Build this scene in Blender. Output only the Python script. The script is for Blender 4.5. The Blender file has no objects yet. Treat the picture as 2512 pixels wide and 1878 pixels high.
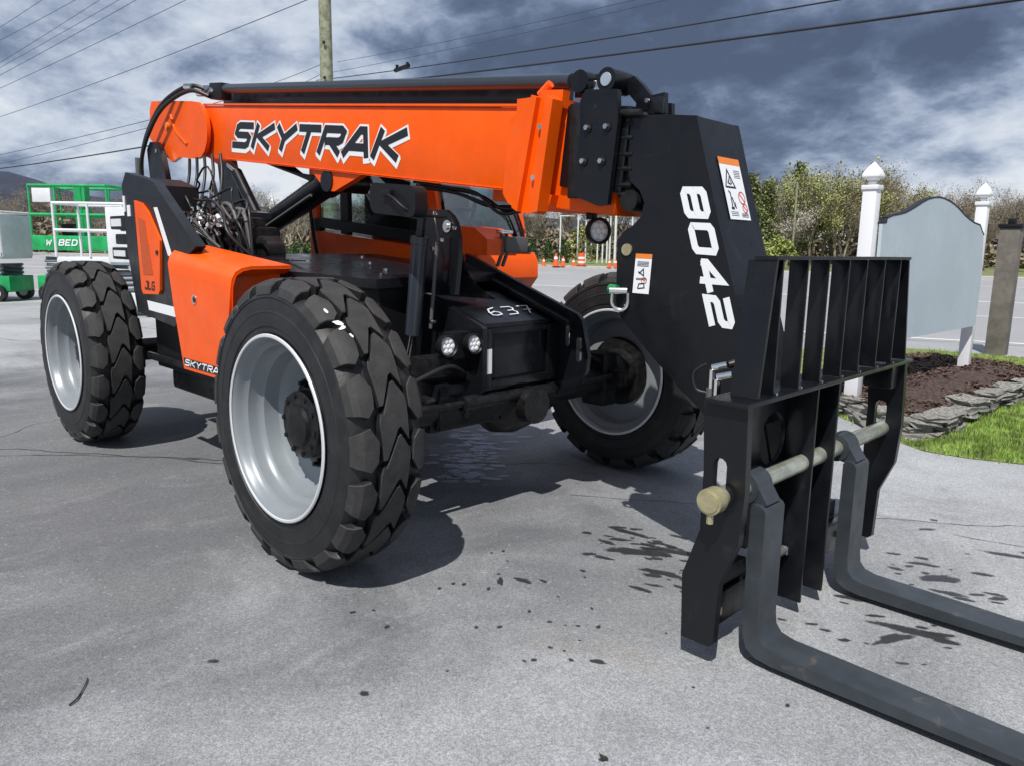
import bpy, bmesh, math, random
from mathutils import Vector, Matrix, noise
R = math.radians
random.seed(7)
scene = bpy.context.scene
col = scene.collection

# ---------------------------------------------------------------- camera
cam_d = bpy.data.cameras.new('camera'); cam = bpy.data.objects.new('camera', cam_d); col.objects.link(cam)
cf = Vector((-0.69133806, 0.7007879, -0.17592046)); cu = Vector((-0.1349842, 0.11392141, 0.98427698)); cr = cf.cross(cu)
cam.matrix_world = Matrix(((cr.x, cu.x, -cf.x, 2.9957), (cr.y, cu.y, -cf.y, -2.9427), (cr.z, cu.z, -cf.z, 1.4508), (0, 0, 0, 1)))
cam_d.sensor_width = 36; cam_d.lens = 26.5556; cam_d.clip_start = .05; cam_d.clip_end = 4000
scene.camera = cam

SKX, SKY = 3.1, 1.7
# ---------------------------------------------------------------- light
SUN = Vector((.32, -.58, 1.0)).normalized()
sun_el = math.asin(SUN.z); sun_az = math.atan2(SUN.x, SUN.y)
sd = bpy.data.lights.new('sun', 'SUN'); sd.energy = 4.9; sd.angle = R(.53); sd.color = (1, .96, .9)
so = bpy.data.objects.new('sun', sd); col.objects.link(so); so.rotation_euler = (-SUN).to_track_quat('-Z', 'Y').to_euler(); so.location = (5, -9, 16)

world = bpy.data.worlds.new('World'); scene.world = world; world.use_nodes = True
wt = world.node_tree; wt.nodes.clear()
def wn(t, **k):
    n = wt.nodes.new(t)
    for a, b in k.items(): setattr(n, a, b)
    return n
wl = wt.links.new
def wmath(op, a, b=None, c=None, clamp=False):
    n = wn('ShaderNodeMath', operation=op); n.use_clamp = clamp
    for i, v in enumerate((a, b, c)):
        if v is None: continue
        if isinstance(v, (int, float)): n.inputs[i].default_value = v
        else: wl(v, n.inputs[i])
    return n.outputs[0]
sky = wn('ShaderNodeTexSky', sky_type='NISHITA', sun_disc=False, sun_elevation=sun_el, sun_rotation=sun_az)
tc = wn('ShaderNodeTexCoord'); sep = wn('ShaderNodeSeparateXYZ'); wl(tc.outputs['Generated'], sep.inputs[0])
zc = wmath('ADD', wmath('MAXIMUM', sep.outputs[2], 0.0), .36)
cx = wmath('DIVIDE', sep.outputs[0], zc); cy = wmath('DIVIDE', sep.outputs[1], zc)
cmb = wn('ShaderNodeCombineXYZ'); wl(cx, cmb.inputs[0]); wl(cy, cmb.inputs[1])
def wnoise(scale, detail, rough, dist=0, off=(0, 0, 0), lac=2.0):
    mp = wn('ShaderNodeMapping'); mp.inputs['Location'].default_value = off; wl(cmb.outputs[0], mp.inputs[0])
    n = wn('ShaderNodeTexNoise'); n.inputs['Scale'].default_value = scale; n.inputs['Detail'].default_value = detail
    n.inputs['Roughness'].default_value = rough; n.inputs['Distortion'].default_value = dist; n.inputs['Lacunarity'].default_value = lac; wl(mp.outputs[0], n.inputs[0]); return n.outputs[0]
def wbillow(scale, off):
    n = wnoise(scale, 7, .52, 0, off, 2.3); return wmath('SUBTRACT', 1.0, wmath('MULTIPLY', wmath('ABSOLUTE', wmath('SUBTRACT', n, .5)), 4.2), clamp=True)
big = wnoise(1.15, 3, .45, .2, (SKX, SKY, 0)); bil = wbillow(2.4, (5.3, 1.1, 0)); fine = wnoise(5.0, 8, .62, .3, (8, 2, 0))
v = wmath('ADD', wmath('ADD', wmath('MULTIPLY', big, .62), wmath('MULTIPLY', bil, .13)), wmath('MULTIPLY', fine, .22))
ramp = wn('ShaderNodeValToRGB'); wl(v, ramp.inputs[0])
cr_ = ramp.color_ramp
cr_.elements[0].position = .40; cr_.elements[0].color = (.085, .115, .190, 1)
cr_.elements[1].position = .63; cr_.elements[1].color = (.84, .88, .94, 1)
for p_, c_ in ((.45, (.13, .175, .28, 1)), (.49, (.235, .30, .43, 1)), (.52, (.38, .45, .59, 1)), (.565, (.60, .67, .79, 1))):
    e = cr_.elements.new(p_); e.color = c_
bgc = wn('ShaderNodeBackground'); wl(ramp.outputs[0], bgc.inputs[0]); bgc.inputs[1].default_value = .98
bgs = wn('ShaderNodeBackground'); wl(sky.outputs[0], bgs.inputs[0]); bgs.inputs[1].default_value = .06
mx = wn('ShaderNodeMixShader'); mx.inputs[0].default_value = .9
wl(bgs.outputs[0], mx.inputs[1]); wl(bgc.outputs[0], mx.inputs[2])
wo = wn('ShaderNodeOutputWorld'); wl(mx.outputs[0], wo.inputs[0])
vs = scene.view_settings; vs.view_transform = 'Standard'; vs.look = 'None'; vs.gamma = 1; vs.use_curve_mapping = False; vs.exposure = 0
scene.render.engine = 'CYCLES'

# ---------------------------------------------------------------- materials
def mat(name, base, rough=.5, metal=0, var=.0, vscale=8, bump=0, bscale=60, coat=0, dirt=None, spec=.5, rvar=0, base2=None, thr=(.4, .6), scuff=None):
    m = bpy.data.materials.new(name); m.use_nodes = True; t = m.node_tree; n = t.nodes; b = n['Principled BSDF']
    b.inputs['Roughness'].default_value = rough; b.inputs['Metallic'].default_value = metal
    b.inputs['Specular IOR Level'].default_value = spec; b.inputs['Coat Weight'].default_value = coat; b.inputs['Coat Roughness'].default_value = .08
    b.inputs['Base Color'].default_value = (*base, 1)
    tc = n.new('ShaderNodeTexCoord')
    last = None
    if var or base2:
        ns = n.new('ShaderNodeTexNoise'); ns.inputs['Scale'].default_value = vscale; ns.inputs['Detail'].default_value = 8; ns.inputs['Roughness'].default_value = .62
        t.links.new(tc.outputs['Object'], ns.inputs[0])
        rp = n.new('ShaderNodeValToRGB'); t.links.new(ns.outputs[0], rp.inputs[0])
        rp.color_ramp.elements[0].position = thr[0]; rp.color_ramp.elements[1].position = thr[1]
        if base2: c0, c1 = base, base2
        else: c0 = tuple(x * (1 - var) for x in base); c1 = tuple(min(1, x * (1 + var)) for x in base)
        rp.color_ramp.elements[0].color = (*c0, 1); rp.color_ramp.elements[1].color = (*c1, 1); last = rp.outputs[0]
    if dirt:
        dc, ds, lo, hi = dirt
        ns = n.new('ShaderNodeTexNoise'); ns.inputs['Scale'].default_value = ds; ns.inputs['Detail'].default_value = 10; ns.inputs['Roughness'].default_value = .7; ns.inputs['Distortion'].default_value = .6
        t.links.new(tc.outputs['Object'], ns.inputs[0])
        mr = n.new('ShaderNodeMapRange'); mr.inputs[1].default_value = lo; mr.inputs[2].default_value = hi; t.links.new(ns.outputs[0], mr.inputs[0])
        mi = n.new('ShaderNodeMix'); mi.data_type = 'RGBA'; t.links.new(mr.outputs[0], mi.inputs[0])
        if last: t.links.new(last, mi.inputs[6])
        else: mi.inputs[6].default_value = (*base, 1)
        mi.inputs[7].default_value = (*dc, 1); last = mi.outputs[2]
    if scuff:
        sc_, st_s, lo, hi = scuff
        mp = n.new('ShaderNodeMapping'); mp.inputs['Scale'].default_value = st_s; mp.inputs['Rotation'].default_value = (.3, .5, .2); t.links.new(tc.outputs['Object'], mp.inputs[0])
        ns = n.new('ShaderNodeTexNoise'); ns.inputs['Scale'].default_value = 5; ns.inputs['Detail'].default_value = 12; ns.inputs['Roughness'].default_value = .78; ns.inputs['Distortion'].default_value = 1.2
        t.links.new(mp.outputs[0], ns.inputs[0]); mr = n.new('ShaderNodeMapRange'); mr.inputs[1].default_value = lo; mr.inputs[2].default_value = hi; mr.inputs[4].default_value = .8; t.links.new(ns.outputs[0], mr.inputs[0])
        mi = n.new('ShaderNodeMix'); mi.data_type = 'RGBA'; t.links.new(mr.outputs[0], mi.inputs[0])
        if last: t.links.new(last, mi.inputs[6])
        else: mi.inputs[6].default_value = (*base, 1)
        mi.inputs[7].default_value = (*sc_, 1); last = mi.outputs[2]
    if last: t.links.new(last, b.inputs['Base Color'])
    if rvar:
        ns = n.new('ShaderNodeTexNoise'); ns.inputs['Scale'].default_value = vscale * 1.7; ns.inputs['Detail'].default_value = 6
        t.links.new(tc.outputs['Object'], ns.inputs[0]); mr = n.new('ShaderNodeMapRange'); mr.inputs[1].default_value = .3; mr.inputs[2].default_value = .7
        mr.inputs[3].default_value = max(0, rough - rvar); mr.inputs[4].default_value = rough + rvar; t.links.new(ns.outputs[0], mr.inputs[0]); t.links.new(mr.outputs[0], b.inputs['Roughness'])
    if bump:
        ns = n.new('ShaderNodeTexNoise'); ns.inputs['Scale'].default_value = bscale; ns.inputs['Detail'].default_value = 6
        t.links.new(tc.outputs['Object'], ns.inputs[0]); bp = n.new('ShaderNodeBump'); bp.inputs['Strength'].default_value = bump; bp.inputs['Distance'].default_value = .01
        t.links.new(ns.outputs[0], bp.inputs['Height']); t.links.new(bp.outputs[0], b.inputs['Normal'])
    return m
M = {}
M['orange'] = mat('orange_paint', (.86, .100, .0015), .36, coat=.08, spec=.28, dirt=((.62, .14, .035), 5, .58, .95), rvar=.10, vscale=5, var=.05, scuff=((.50, .16, .07), (6, 6, 2), .68, .74))
M['orange_mesh'] = mat('orange_perforated', (.50, .075, .01), .55, var=.35, vscale=160)
M['black'] = mat('black_paint', (.0055, .0062, .0085), .34, coat=.12, spec=.35, dirt=((.035, .033, .031), 6, .60, .95), rvar=.13, vscale=6, scuff=((.075, .065, .055), (3, 3, 14), .66, .72))
M['black_flat'] = mat('black_satin', (.006, .0065, .008), .5, spec=.35, dirt=((.04, .037, .033), 9, .62, .95))
M['dark'] = mat('dark_machinery', (.007, .0072, .008), .45, var=.5, vscale=20, rvar=.15, spec=.4)
M['fork'] = mat('fork_grey', (.034, .041, .049), .42, var=.15, vscale=7, dirt=((.20, .145, .10), 7, .60, .82), rvar=.1)
M['cylinder'] = mat('cylinder_blue_black', (.028, .036, .048), .35, coat=.2)
M['rubber'] = mat('tyre_rubber', (.0125, .013, .0145), .52, var=.25, vscale=10, dirt=((.05, .048, .045), 7, .52, .95), bump=.15, bscale=120)
M['tread'] = mat('tread_rubber', (.030, .0300, .0302), .72, var=.2, vscale=14, dirt=((.062, .057, .05), 9, .54, .85), bump=.2, bscale=140)
M['rim'] = mat('rim_grey', (.235, .262, .285), .36, metal=.15, var=.05, vscale=4, rvar=.04, dirt=((.28, .24, .18), 6, .70, .98))
M['rimedge'] = mat('rim_edge', (.72, .74, .76), .3, metal=.3)
M['chrome'] = mat('bright_steel', (.75, .75, .74), .2, metal=1)
M['zinc'] = mat('yellow_zinc', (.50, .45, .27), .38, metal=.55, var=.15, vscale=12)
M['bar'] = mat('plated_bar', (.50, .52, .43), .3, metal=.65, var=.2, vscale=9)
M['hose'] = mat('rubber_hose', (.014, .014, .015), .42)
M['hosegrey'] = mat('grey_hose', (.10, .10, .10), .5)
M['white'] = mat('white_decal', (.80, .82, .84), .45)
M['letterblack'] = mat('black_decal', (.010, .012, .016), .4)
M['chalk'] = mat('white_chalk', (.62, .64, .68), .9)
M['decalorange'] = mat('orange_decal', (.80, .22, .03), .5)
M['decalred'] = mat('red_decal', (.62, .06, .06), .5)
M['greenpaint'] = mat('green_paint', (.012, .34, .10), .45, var=.2, vscale=4)
M['greencap'] = mat('green_cap', (.01, .22, .06), .45)
M['whitepaint'] = mat('white_paint', (.68, .70, .72), .5, var=.06, vscale=4)
M['vinyl'] = mat('white_vinyl', (.80, .81, .84), .4, dirt=((.5, .48, .44), 3, .6, 1.0))
M['panel'] = mat('grey_blue_panel', (.45, .525, .59), .6, var=.05, vscale=1.5, dirt=((.36, .40, .43), 3, .60, .95))
M['trimblue'] = mat('dark_edge', (.012, .013, .022), .5)
M['grey'] = mat('grey_steel', (.22, .24, .27), .5, var=.15, vscale=5)
M['led'] = mat('led_lens', (.93, .94, .95), .3)  # near-white base stands in for light thrown back by the lens
M['reflector'] = mat('lamp_reflector', (.75, .77, .80), .4)  # pale backing behind the lens, added to brighten the lamp face
M['seat'] = mat('seat_black', (.02, .02, .02), .7)
M['brownpost'] = mat('brown_grey_post', (.15, .135, .12), .8, var=.2, vscale=6)
M['wood'] = mat('pole_wood', (.24, .25, .17), .85, var=.3, vscale=9, bump=.4, bscale=30)
M['bark'] = mat('bare_bark', (.24, .20, .16), .9, var=.3, vscale=3)
M['bark2'] = mat('grey_bark', (.25, .23, .19), .9, var=.3, vscale=3)
M['leaf_olive'] = mat('spring_leaf', (.27, .28, .10), .7, var=.45, vscale=.8)
M['leaf_pine'] = mat('pine_needles', (.17, .20, .075), .75, var=.5, vscale=.9)
M['leaf_bright'] = mat('bright_leaf', (.30, .34, .10), .7, var=.35, vscale=1.2)
M['leaf_dark'] = mat('shrub_leaf', (.05, .095, .025), .7, var=.4, vscale=2)
M['blossom'] = mat('pale_blossom', (.42, .38, .32), .8, var=.25, vscale=1)
M['brush'] = mat('undergrowth', (.19, .155, .105), .9, var=.5, vscale=.7)
M['forest'] = mat('far_forest_hill', (.028, .036, .060), 1, var=.25, vscale=.02)  # blue haze of the distance is put into the hill colour
M['grass'] = mat('grass_blade', (.19, .29, .055), .6, var=.5, vscale=5)
M['lawn'] = mat('lawn_soil', (.16, .19, .06), .9, var=.4, vscale=9)
M['field'] = mat('rough_ground', (.16, .16, .08), .95, var=.4, vscale=.3)
M['mulch'] = mat('brown_mulch', (.055, .034, .027), .9, var=.6, vscale=30, bump=.8, bscale=50)
M['chip'] = mat('mulch_chip', (.085, .050, .038), .85, var=.7, vscale=25)
M['stone'] = mat('stacked_stone', (.22, .215, .195), .9, var=.45, vscale=9, bump=.6, bscale=30, dirt=((.36, .34, .29), 5, .55, .75))
M['kerb'] = mat('kerb_concrete', (.42, .41, .38), .9, var=.1, vscale=2)
M['paintline'] = mat('road_paint', (.75, .76, .76), .8, var=.1, vscale=6)
M['barrel'] = mat('barrel_orange', (.85, .10, .02), .5)
M['barrelwhite'] = mat('barrel_white', (.8, .75, .7), .5)
M['tealpoly'] = mat('teal_view_tone', (.45, .62, .58), .8)  # tone of the bright view through the far window
M['stick'] = mat('dry_twig', (.03, .022, .018), .9)
M['wet'] = mat('wet_film', (.030, .031, .034), .18, spec=.5, var=.3, vscale=20)
M['crack'] = mat('crack_dark', (.05, .048, .045), .95)
M['pale_film'] = mat('pale_blue_patches', (.50, .55, .68), .6, var=.3, vscale=12)
M['cable'] = mat('cable_black', (.012, .014, .02), .6)
M['wirethin'] = mat('wire_grey', (.05, .065, .10), .6)
M['roof'] = mat('far_roof', (.5, .5, .5), .8)
M['leafbrown'] = mat('dry_leaf', (.10, .07, .05), .9)

def glass(name, tint, refl=.08):
    m = bpy.data.materials.new(name); m.use_nodes = True; t = m.node_tree; n = t.nodes; n.clear()
    tr = n.new('ShaderNodeBsdfTransparent'); tr.inputs[0].default_value = (*tint, 1)
    gl = n.new('ShaderNodeBsdfGlossy'); gl.inputs['Roughness'].default_value = .03; gl.inputs[0].default_value = (.9, .95, 1, 1)
    fr = n.new('ShaderNodeFresnel'); fr.inputs[0].default_value = 1.6
    ad = n.new('ShaderNodeMath'); ad.operation = 'ADD'; ad.inputs[1].default_value = refl; t.links.new(fr.outputs[0], ad.inputs[0])
    mi = n.new('ShaderNodeMixShader'); t.links.new(ad.outputs[0], mi.inputs[0]); t.links.new(tr.outputs[0], mi.inputs[1]); t.links.new(gl.outputs[0], mi.inputs[2])
    o = n.new('ShaderNodeOutputMaterial'); t.links.new(mi.outputs[0], o.inputs[0]); return m
M['glass'] = glass('tinted_glass', (.42, .56, .53), .10)

def asphalt(name, dark, lite, tint2, speck=.5, sc=1.0, stain=None):
    m = bpy.data.materials.new(name); m.use_nodes = True; t = m.node_tree; n = t.nodes; b = n['Principled BSDF']; L = t.links.new
    b.inputs['Roughness'].default_value = .88
    tc = n.new('ShaderNodeTexCoord')
    def ns(s, d, r, dist=0, st=(1, 1, 1)):
        mp = n.new('ShaderNodeMapping'); mp.inputs['Scale'].default_value = st; mp.inputs['Rotation'].default_value = (0, 0, .5); L(tc.outputs['Object'], mp.inputs[0])
        x = n.new('ShaderNodeTexNoise'); x.inputs['Scale'].default_value = s; x.inputs['Detail'].default_value = d; x.inputs['Roughness'].default_value = r; x.inputs['Distortion'].default_value = dist
        L(mp.outputs[0], x.inputs[0]); return x.outputs[0]
    def mr(x, a, bb, c, d):
        q = n.new('ShaderNodeMapRange'); q.inputs[1].default_value = a; q.inputs[2].default_value = bb; q.inputs[3].default_value = c; q.inputs[4].default_value = d; L(x, q.inputs[0]); return q.outputs[0]
    def mix(f, a, bcol, mode='MIX'):
        q = n.new('ShaderNodeMix'); q.data_type = 'RGBA'; q.blend_type = mode
        if isinstance(f, float): q.inputs[0].default_value = f
        else: L(f, q.inputs[0])
        for i, c in ((6, a), (7, bcol)):
            if isinstance(c, tuple): q.inputs[i].default_value = (*c, 1)
            else: L(c, q.inputs[i])
        return q.outputs[2]
    patch = mr(ns(.42 * sc, 5, .6, .6), .36, .62, 0, 1)
    streak = mr(ns(1.1 * sc, 6, .65, .4, (1, .35, 1)), .3, .7, 0, 1)
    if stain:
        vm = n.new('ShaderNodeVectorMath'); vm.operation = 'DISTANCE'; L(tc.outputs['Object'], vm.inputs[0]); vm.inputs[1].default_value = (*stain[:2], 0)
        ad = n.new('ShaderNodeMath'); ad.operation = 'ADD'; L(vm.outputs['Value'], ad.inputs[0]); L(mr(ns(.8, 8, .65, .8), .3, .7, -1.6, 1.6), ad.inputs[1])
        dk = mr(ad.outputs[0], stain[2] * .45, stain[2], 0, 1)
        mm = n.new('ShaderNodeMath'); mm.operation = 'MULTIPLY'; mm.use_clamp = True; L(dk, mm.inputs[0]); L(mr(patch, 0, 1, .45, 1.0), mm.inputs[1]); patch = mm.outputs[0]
    c = mix(patch, dark, lite)
    c = mix(mr(ns(.9 * sc, 7, .7, .8), .60, .74, 0, .35), c, (.24, .20, .155))
    c = mix(mr(ns(6 * sc, 8, .75, .5, (1, .4, 1)), .56, .78, 0, .6), c, dark)
    c = mix(mr(ns(2.2 * sc, 9, .72, 1.4, (.25, 1, 1)), .60, .70, 0, .30), c, tuple(x * .62 for x in dark))
    c = mix(mr(streak, 0, 1, 0, .4), c, tint2)
    # larger light smears
    c = mix(mr(ns(2.6 * sc, 8, .7, 1.0, (1, .5, 1)), .55, .8, 0, .26), c, tuple(min(1, x * 1.2) for x in lite))
    gr = n.new('ShaderNodeTexVoronoi'); gr.inputs['Scale'].default_value = 230; L(tc.outputs['Object'], gr.inputs[0])
    sepc = n.new('ShaderNodeSeparateColor'); L(gr.outputs['Color'], sepc.inputs[0])
    g1 = mr(sepc.outputs[0], 0, 1, 1 - speck, 1 + speck)
    gr2 = n.new('ShaderNodeTexVoronoi'); gr2.inputs['Scale'].default_value = 95; L(tc.outputs['Object'], gr2.inputs[0])
    sep2 = n.new('ShaderNodeSeparateColor'); L(gr2.outputs['Color'], sep2.inputs[0])
    g2 = mr(sep2.outputs[1], .0, 1, 1 - speck * .35, 1 + speck * .35)
    mu = n.new('ShaderNodeMath'); mu.operation = 'MULTIPLY'; L(g1, mu.inputs[0]); L(g2, mu.inputs[1])
    hs = n.new('ShaderNodeCombineColor')
    for i in range(3): L(mu.outputs[0], hs.inputs[i])
    c = mix(1.0, c, hs.outputs[0], 'MULTIPLY')
    sp = mr(sep2.outputs[2], .990, .995, 0, .22); c = mix(sp, c, (.55, .56, .58))
    L(c, b.inputs['Base Color'])
    bp = n.new('ShaderNodeBump'); bp.inputs['Strength'].default_value = .5; bp.inputs['Distance'].default_value = .004; L(mu.outputs[0], bp.inputs['Height']); L(bp.outputs[0], b.inputs['Normal'])
    return m
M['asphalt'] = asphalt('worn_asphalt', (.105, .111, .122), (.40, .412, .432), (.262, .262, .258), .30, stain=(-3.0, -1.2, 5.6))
M['road'] = asphalt('road_asphalt', (.29, .29, .30), (.34, .345, .36), (.27, .27, .27), .25, .3)

# ---------------------------------------------------------------- helpers
def wloc(o):
    v = Vector((0, 0, 0))
    while o: v += o.location; o = o.parent
    return v
def tag(o, label=None, cat=None, group=None, kind=None):
    if label: o['label'] = label
    if cat: o['category'] = cat
    if group: o['group'] = group
    if kind: o['kind'] = kind
    return o
def empty(name, loc, label=None, cat=None, group=None, parent=None):
    o = bpy.data.objects.new(name, None); col.objects.link(o); o.empty_display_size = .2
    if parent: o.parent = parent; o.location = Vector(loc) - wloc(parent)
    else: o.location = loc
    return tag(o, label, cat, group)
def finish(bm, name, m, parent=None, smooth=35, bevel=0, T=None, origin=None):
    """mesh in world coordinates -> object whose origin is its parent's (or origin)"""
    if bevel:
        es = [e for e in bm.edges if len(e.link_faces) == 2 and e.calc_face_angle(0) > R(28)]
        if es: bmesh.ops.bevel(bm, geom=es, offset=bevel, segments=2, affect='EDGES', profile=.6, clamp_overlap=True)
    if T: bm.transform(T)
    bmesh.ops.recalc_face_normals(bm, faces=bm.faces)
    off = wloc(parent) if parent else Vector((0, 0, 0))
    if origin: off = Vector(origin)
    if off.length: bm.transform(Matrix.Translation(-off))
    me = bpy.data.meshes.new(name); bm.to_mesh(me); bm.free()
    ms = m if isinstance(m, (list, tuple)) else [m]
    for x in ms: me.materials.append(x)
    if smooth:
        for p in me.polygons: p.use_smooth = True
        me.set_sharp_from_angle(angle=R(smooth))
    o = bpy.data.objects.new(name, me); col.objects.link(o)
    if parent: o.parent = parent; o.location = (Vector(origin) - wloc(parent)) if origin else (0, 0, 0)
    elif origin: o.location = origin
    return o
def a_box(bm, lo, hi, rz=0, T=None):
    lo = Vector(lo); hi = Vector(hi); c = (lo + hi) / 2; s = hi - lo
    m = Matrix.Translation(c) @ Matrix.Rotation(rz, 4, 'Z') @ Matrix.Diagonal((*s, 1))
    if T: m = T @ m
    return bmesh.ops.create_cube(bm, size=1, matrix=m)['verts']
def a_prism(bm, pts, y0, y1, axis='y', mi=0):
    def P(a, b, c):
        return {'y': (a, c, b), 'x': (c, a, b), 'z': (a, b, c)}[axis]
    A = [bm.verts.new(P(a, b, y0)) for a, b in pts]; B = [bm.verts.new(P(a, b, y1)) for a, b in pts]
    fs = [bm.faces.new(A), bm.faces.new(B[::-1])]
    n = len(pts)
    for i in range(n): fs.append(bm.faces.new((A[i], B[i], B[(i + 1) % n], A[(i + 1) % n])))
    for f in fs: f.material_index = mi
def a_tube(bm, pts, r, seg=10, cap=True, r1=None):
    pts = [Vector(p) for p in pts]; n = len(pts); rings = []
    t0 = (pts[1] - pts[0]).normalized(); ref = Vector((0, 0, 1)) if abs(t0.z) < .9 else Vector((1, 0, 0))
    u = t0.cross(ref).normalized()
    for i, p in enumerate(pts):
        t = (pts[min(i + 1, n - 1)] - pts[max(i - 1, 0)]).normalized()
        u = (u - t * u.dot(t)).normalized(); w = t.cross(u)
        rr = r if r1 is None else r + (r1 - r) * i / (n - 1)
        rings.append([bm.verts.new(p + (u * math.cos(a) + w * math.sin(a)) * rr) for a in [2 * math.pi * k / seg for k in range(seg)]])
    for i in range(n - 1):
        for k in range(seg): bm.faces.new((rings[i][k], rings[i][(k + 1) % seg], rings[i + 1][(k + 1) % seg], rings[i + 1][k]))
    if cap: bm.faces.new(rings[0][::-1]); bm.faces.new(rings[-1])
def a_lathe(bm, prof, T=None, seg=48, close=False):
    """prof: (axial, radius) about the Y axis"""
    rings = []
    for a, r in prof:
        if r < 1e-5: v = bm.verts.new((0, a, 0)); rings.append([v] * seg); continue
        rings.append([bm.verts.new((r * math.cos(t), a, r * math.sin(t))) for t in [2 * math.pi * k / seg for k in range(seg)]])
    newv = set()
    for rg in rings: newv.update(rg)
    idx = list(range(len(rings) - 1)) + ([len(rings) - 1] if close else [])
    for i in idx:
        A, B = rings[i], rings[(i + 1) % len(rings)]
        for k in range(seg):
            q = [A[k], A[(k + 1) % seg], B[(k + 1) % seg], B[k]]; u = []
            for x in q:
                if x not in u: u.append(x)
            if len(u) > 2: bm.faces.new(u)
    if T:
        for v in newv: v.co = T @ v.co
def spline(pts, k=8):
    pts = [Vector(p) for p in pts]; out = []
    for i in range(len(pts) - 1):
        p0 = pts[max(i - 1, 0)]; p1 = pts[i]; p2 = pts[i + 1]; p3 = pts[min(i + 2, len(pts) - 1)]
        for j in range(k):
            t = j / k
            out.append(.5 * ((2 * p1) + (p2 - p0) * t + (2 * p0 - 5 * p1 + 4 * p2 - p3) * t * t + (3 * p1 - p0 - 3 * p2 + p3) * t ** 3))
    out.append(pts[-1]); return out
def box(name, m, lo, hi, parent=None, bevel=.006, T=None, **k):
    bm = bmesh.new(); a_box(bm, lo, hi); return finish(bm, name, m, parent, bevel=bevel, T=T, **k)
def prism(name, m, pts, y0, y1, parent=None, bevel=.005, axis='y', T=None, **k):
    bm = bmesh.new(); a_prism(bm, pts, y0, y1, axis); return finish(bm, name, m, parent, bevel=bevel, T=T, **k)
def tube(name, m, pts, r, parent=None, sm=True, T=None, seg=10, k=8):
    bm = bmesh.new(); a_tube(bm, spline(pts, k) if sm and len(pts) > 2 else pts, r, seg); return finish(bm, name, m, parent, T=T, smooth=50)
def rod(bm, a, b, r, seg=24): a_tube(bm, [a, b], r, seg)
def multi(name, m, boxes, parent=None, bevel=.004, T=None):
    bm = bmesh.new()
    for lo, hi in boxes: a_box(bm, lo, hi)
    return finish(bm, name, m, parent, bevel=bevel, T=T)
def plate_holes(name, m, outline, holes, y0, y1, parent=None, bevel=.003, axis='y', T=None):
    """extruded outline with holes, filled by triangulation"""
    bm = bmesh.new(); es = []
    def P(a, b, c): return {'y': (a, c, b), 'x': (c, a, b), 'z': (a, b, c)}[axis]
    for lp in [outline] + holes:
        vs_ = [bm.verts.new(P(a, b, y0)) for a, b in lp]
        for i in range(len(vs_)): es.append(bm.edges.new((vs_[i], vs_[(i + 1) % len(vs_)])))
    bmesh.ops.triangle_fill(bm, use_beauty=True, use_dissolve=False, edges=es)
    fs = list(bm.faces)
    ex = bmesh.ops.extrude_face_region(bm, geom=fs)
    d = P(0, 0, y1 - y0)
    bmesh.ops.translate(bm, verts=[g for g in ex['geom'] if isinstance(g, bmesh.types.BMVert)], vec=d)
    bmesh.ops.recalc_face_normals(bm, faces=bm.faces)
    return finish(bm, name, m, parent, bevel=0, T=T)
def slot(cx_, cy_, w, h, n=5):
    r = w / 2; out = []
    for k in range(n + 1): a = math.pi * k / n; out.append((cx_ + r * math.cos(a), cy_ + h / 2 - r + r * math.sin(a)))
    for k in range(n + 1): a = math.pi + math.pi * k / n; out.append((cx_ + r * math.cos(a), cy_ - h / 2 + r + r * math.sin(a)))
    return out
def circ(cx_, cy_, r, n=16): return [(cx_ + r * math.cos(2 * math.pi * k / n), cy_ + r * math.sin(2 * math.pi * k / n)) for k in range(n)]

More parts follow.
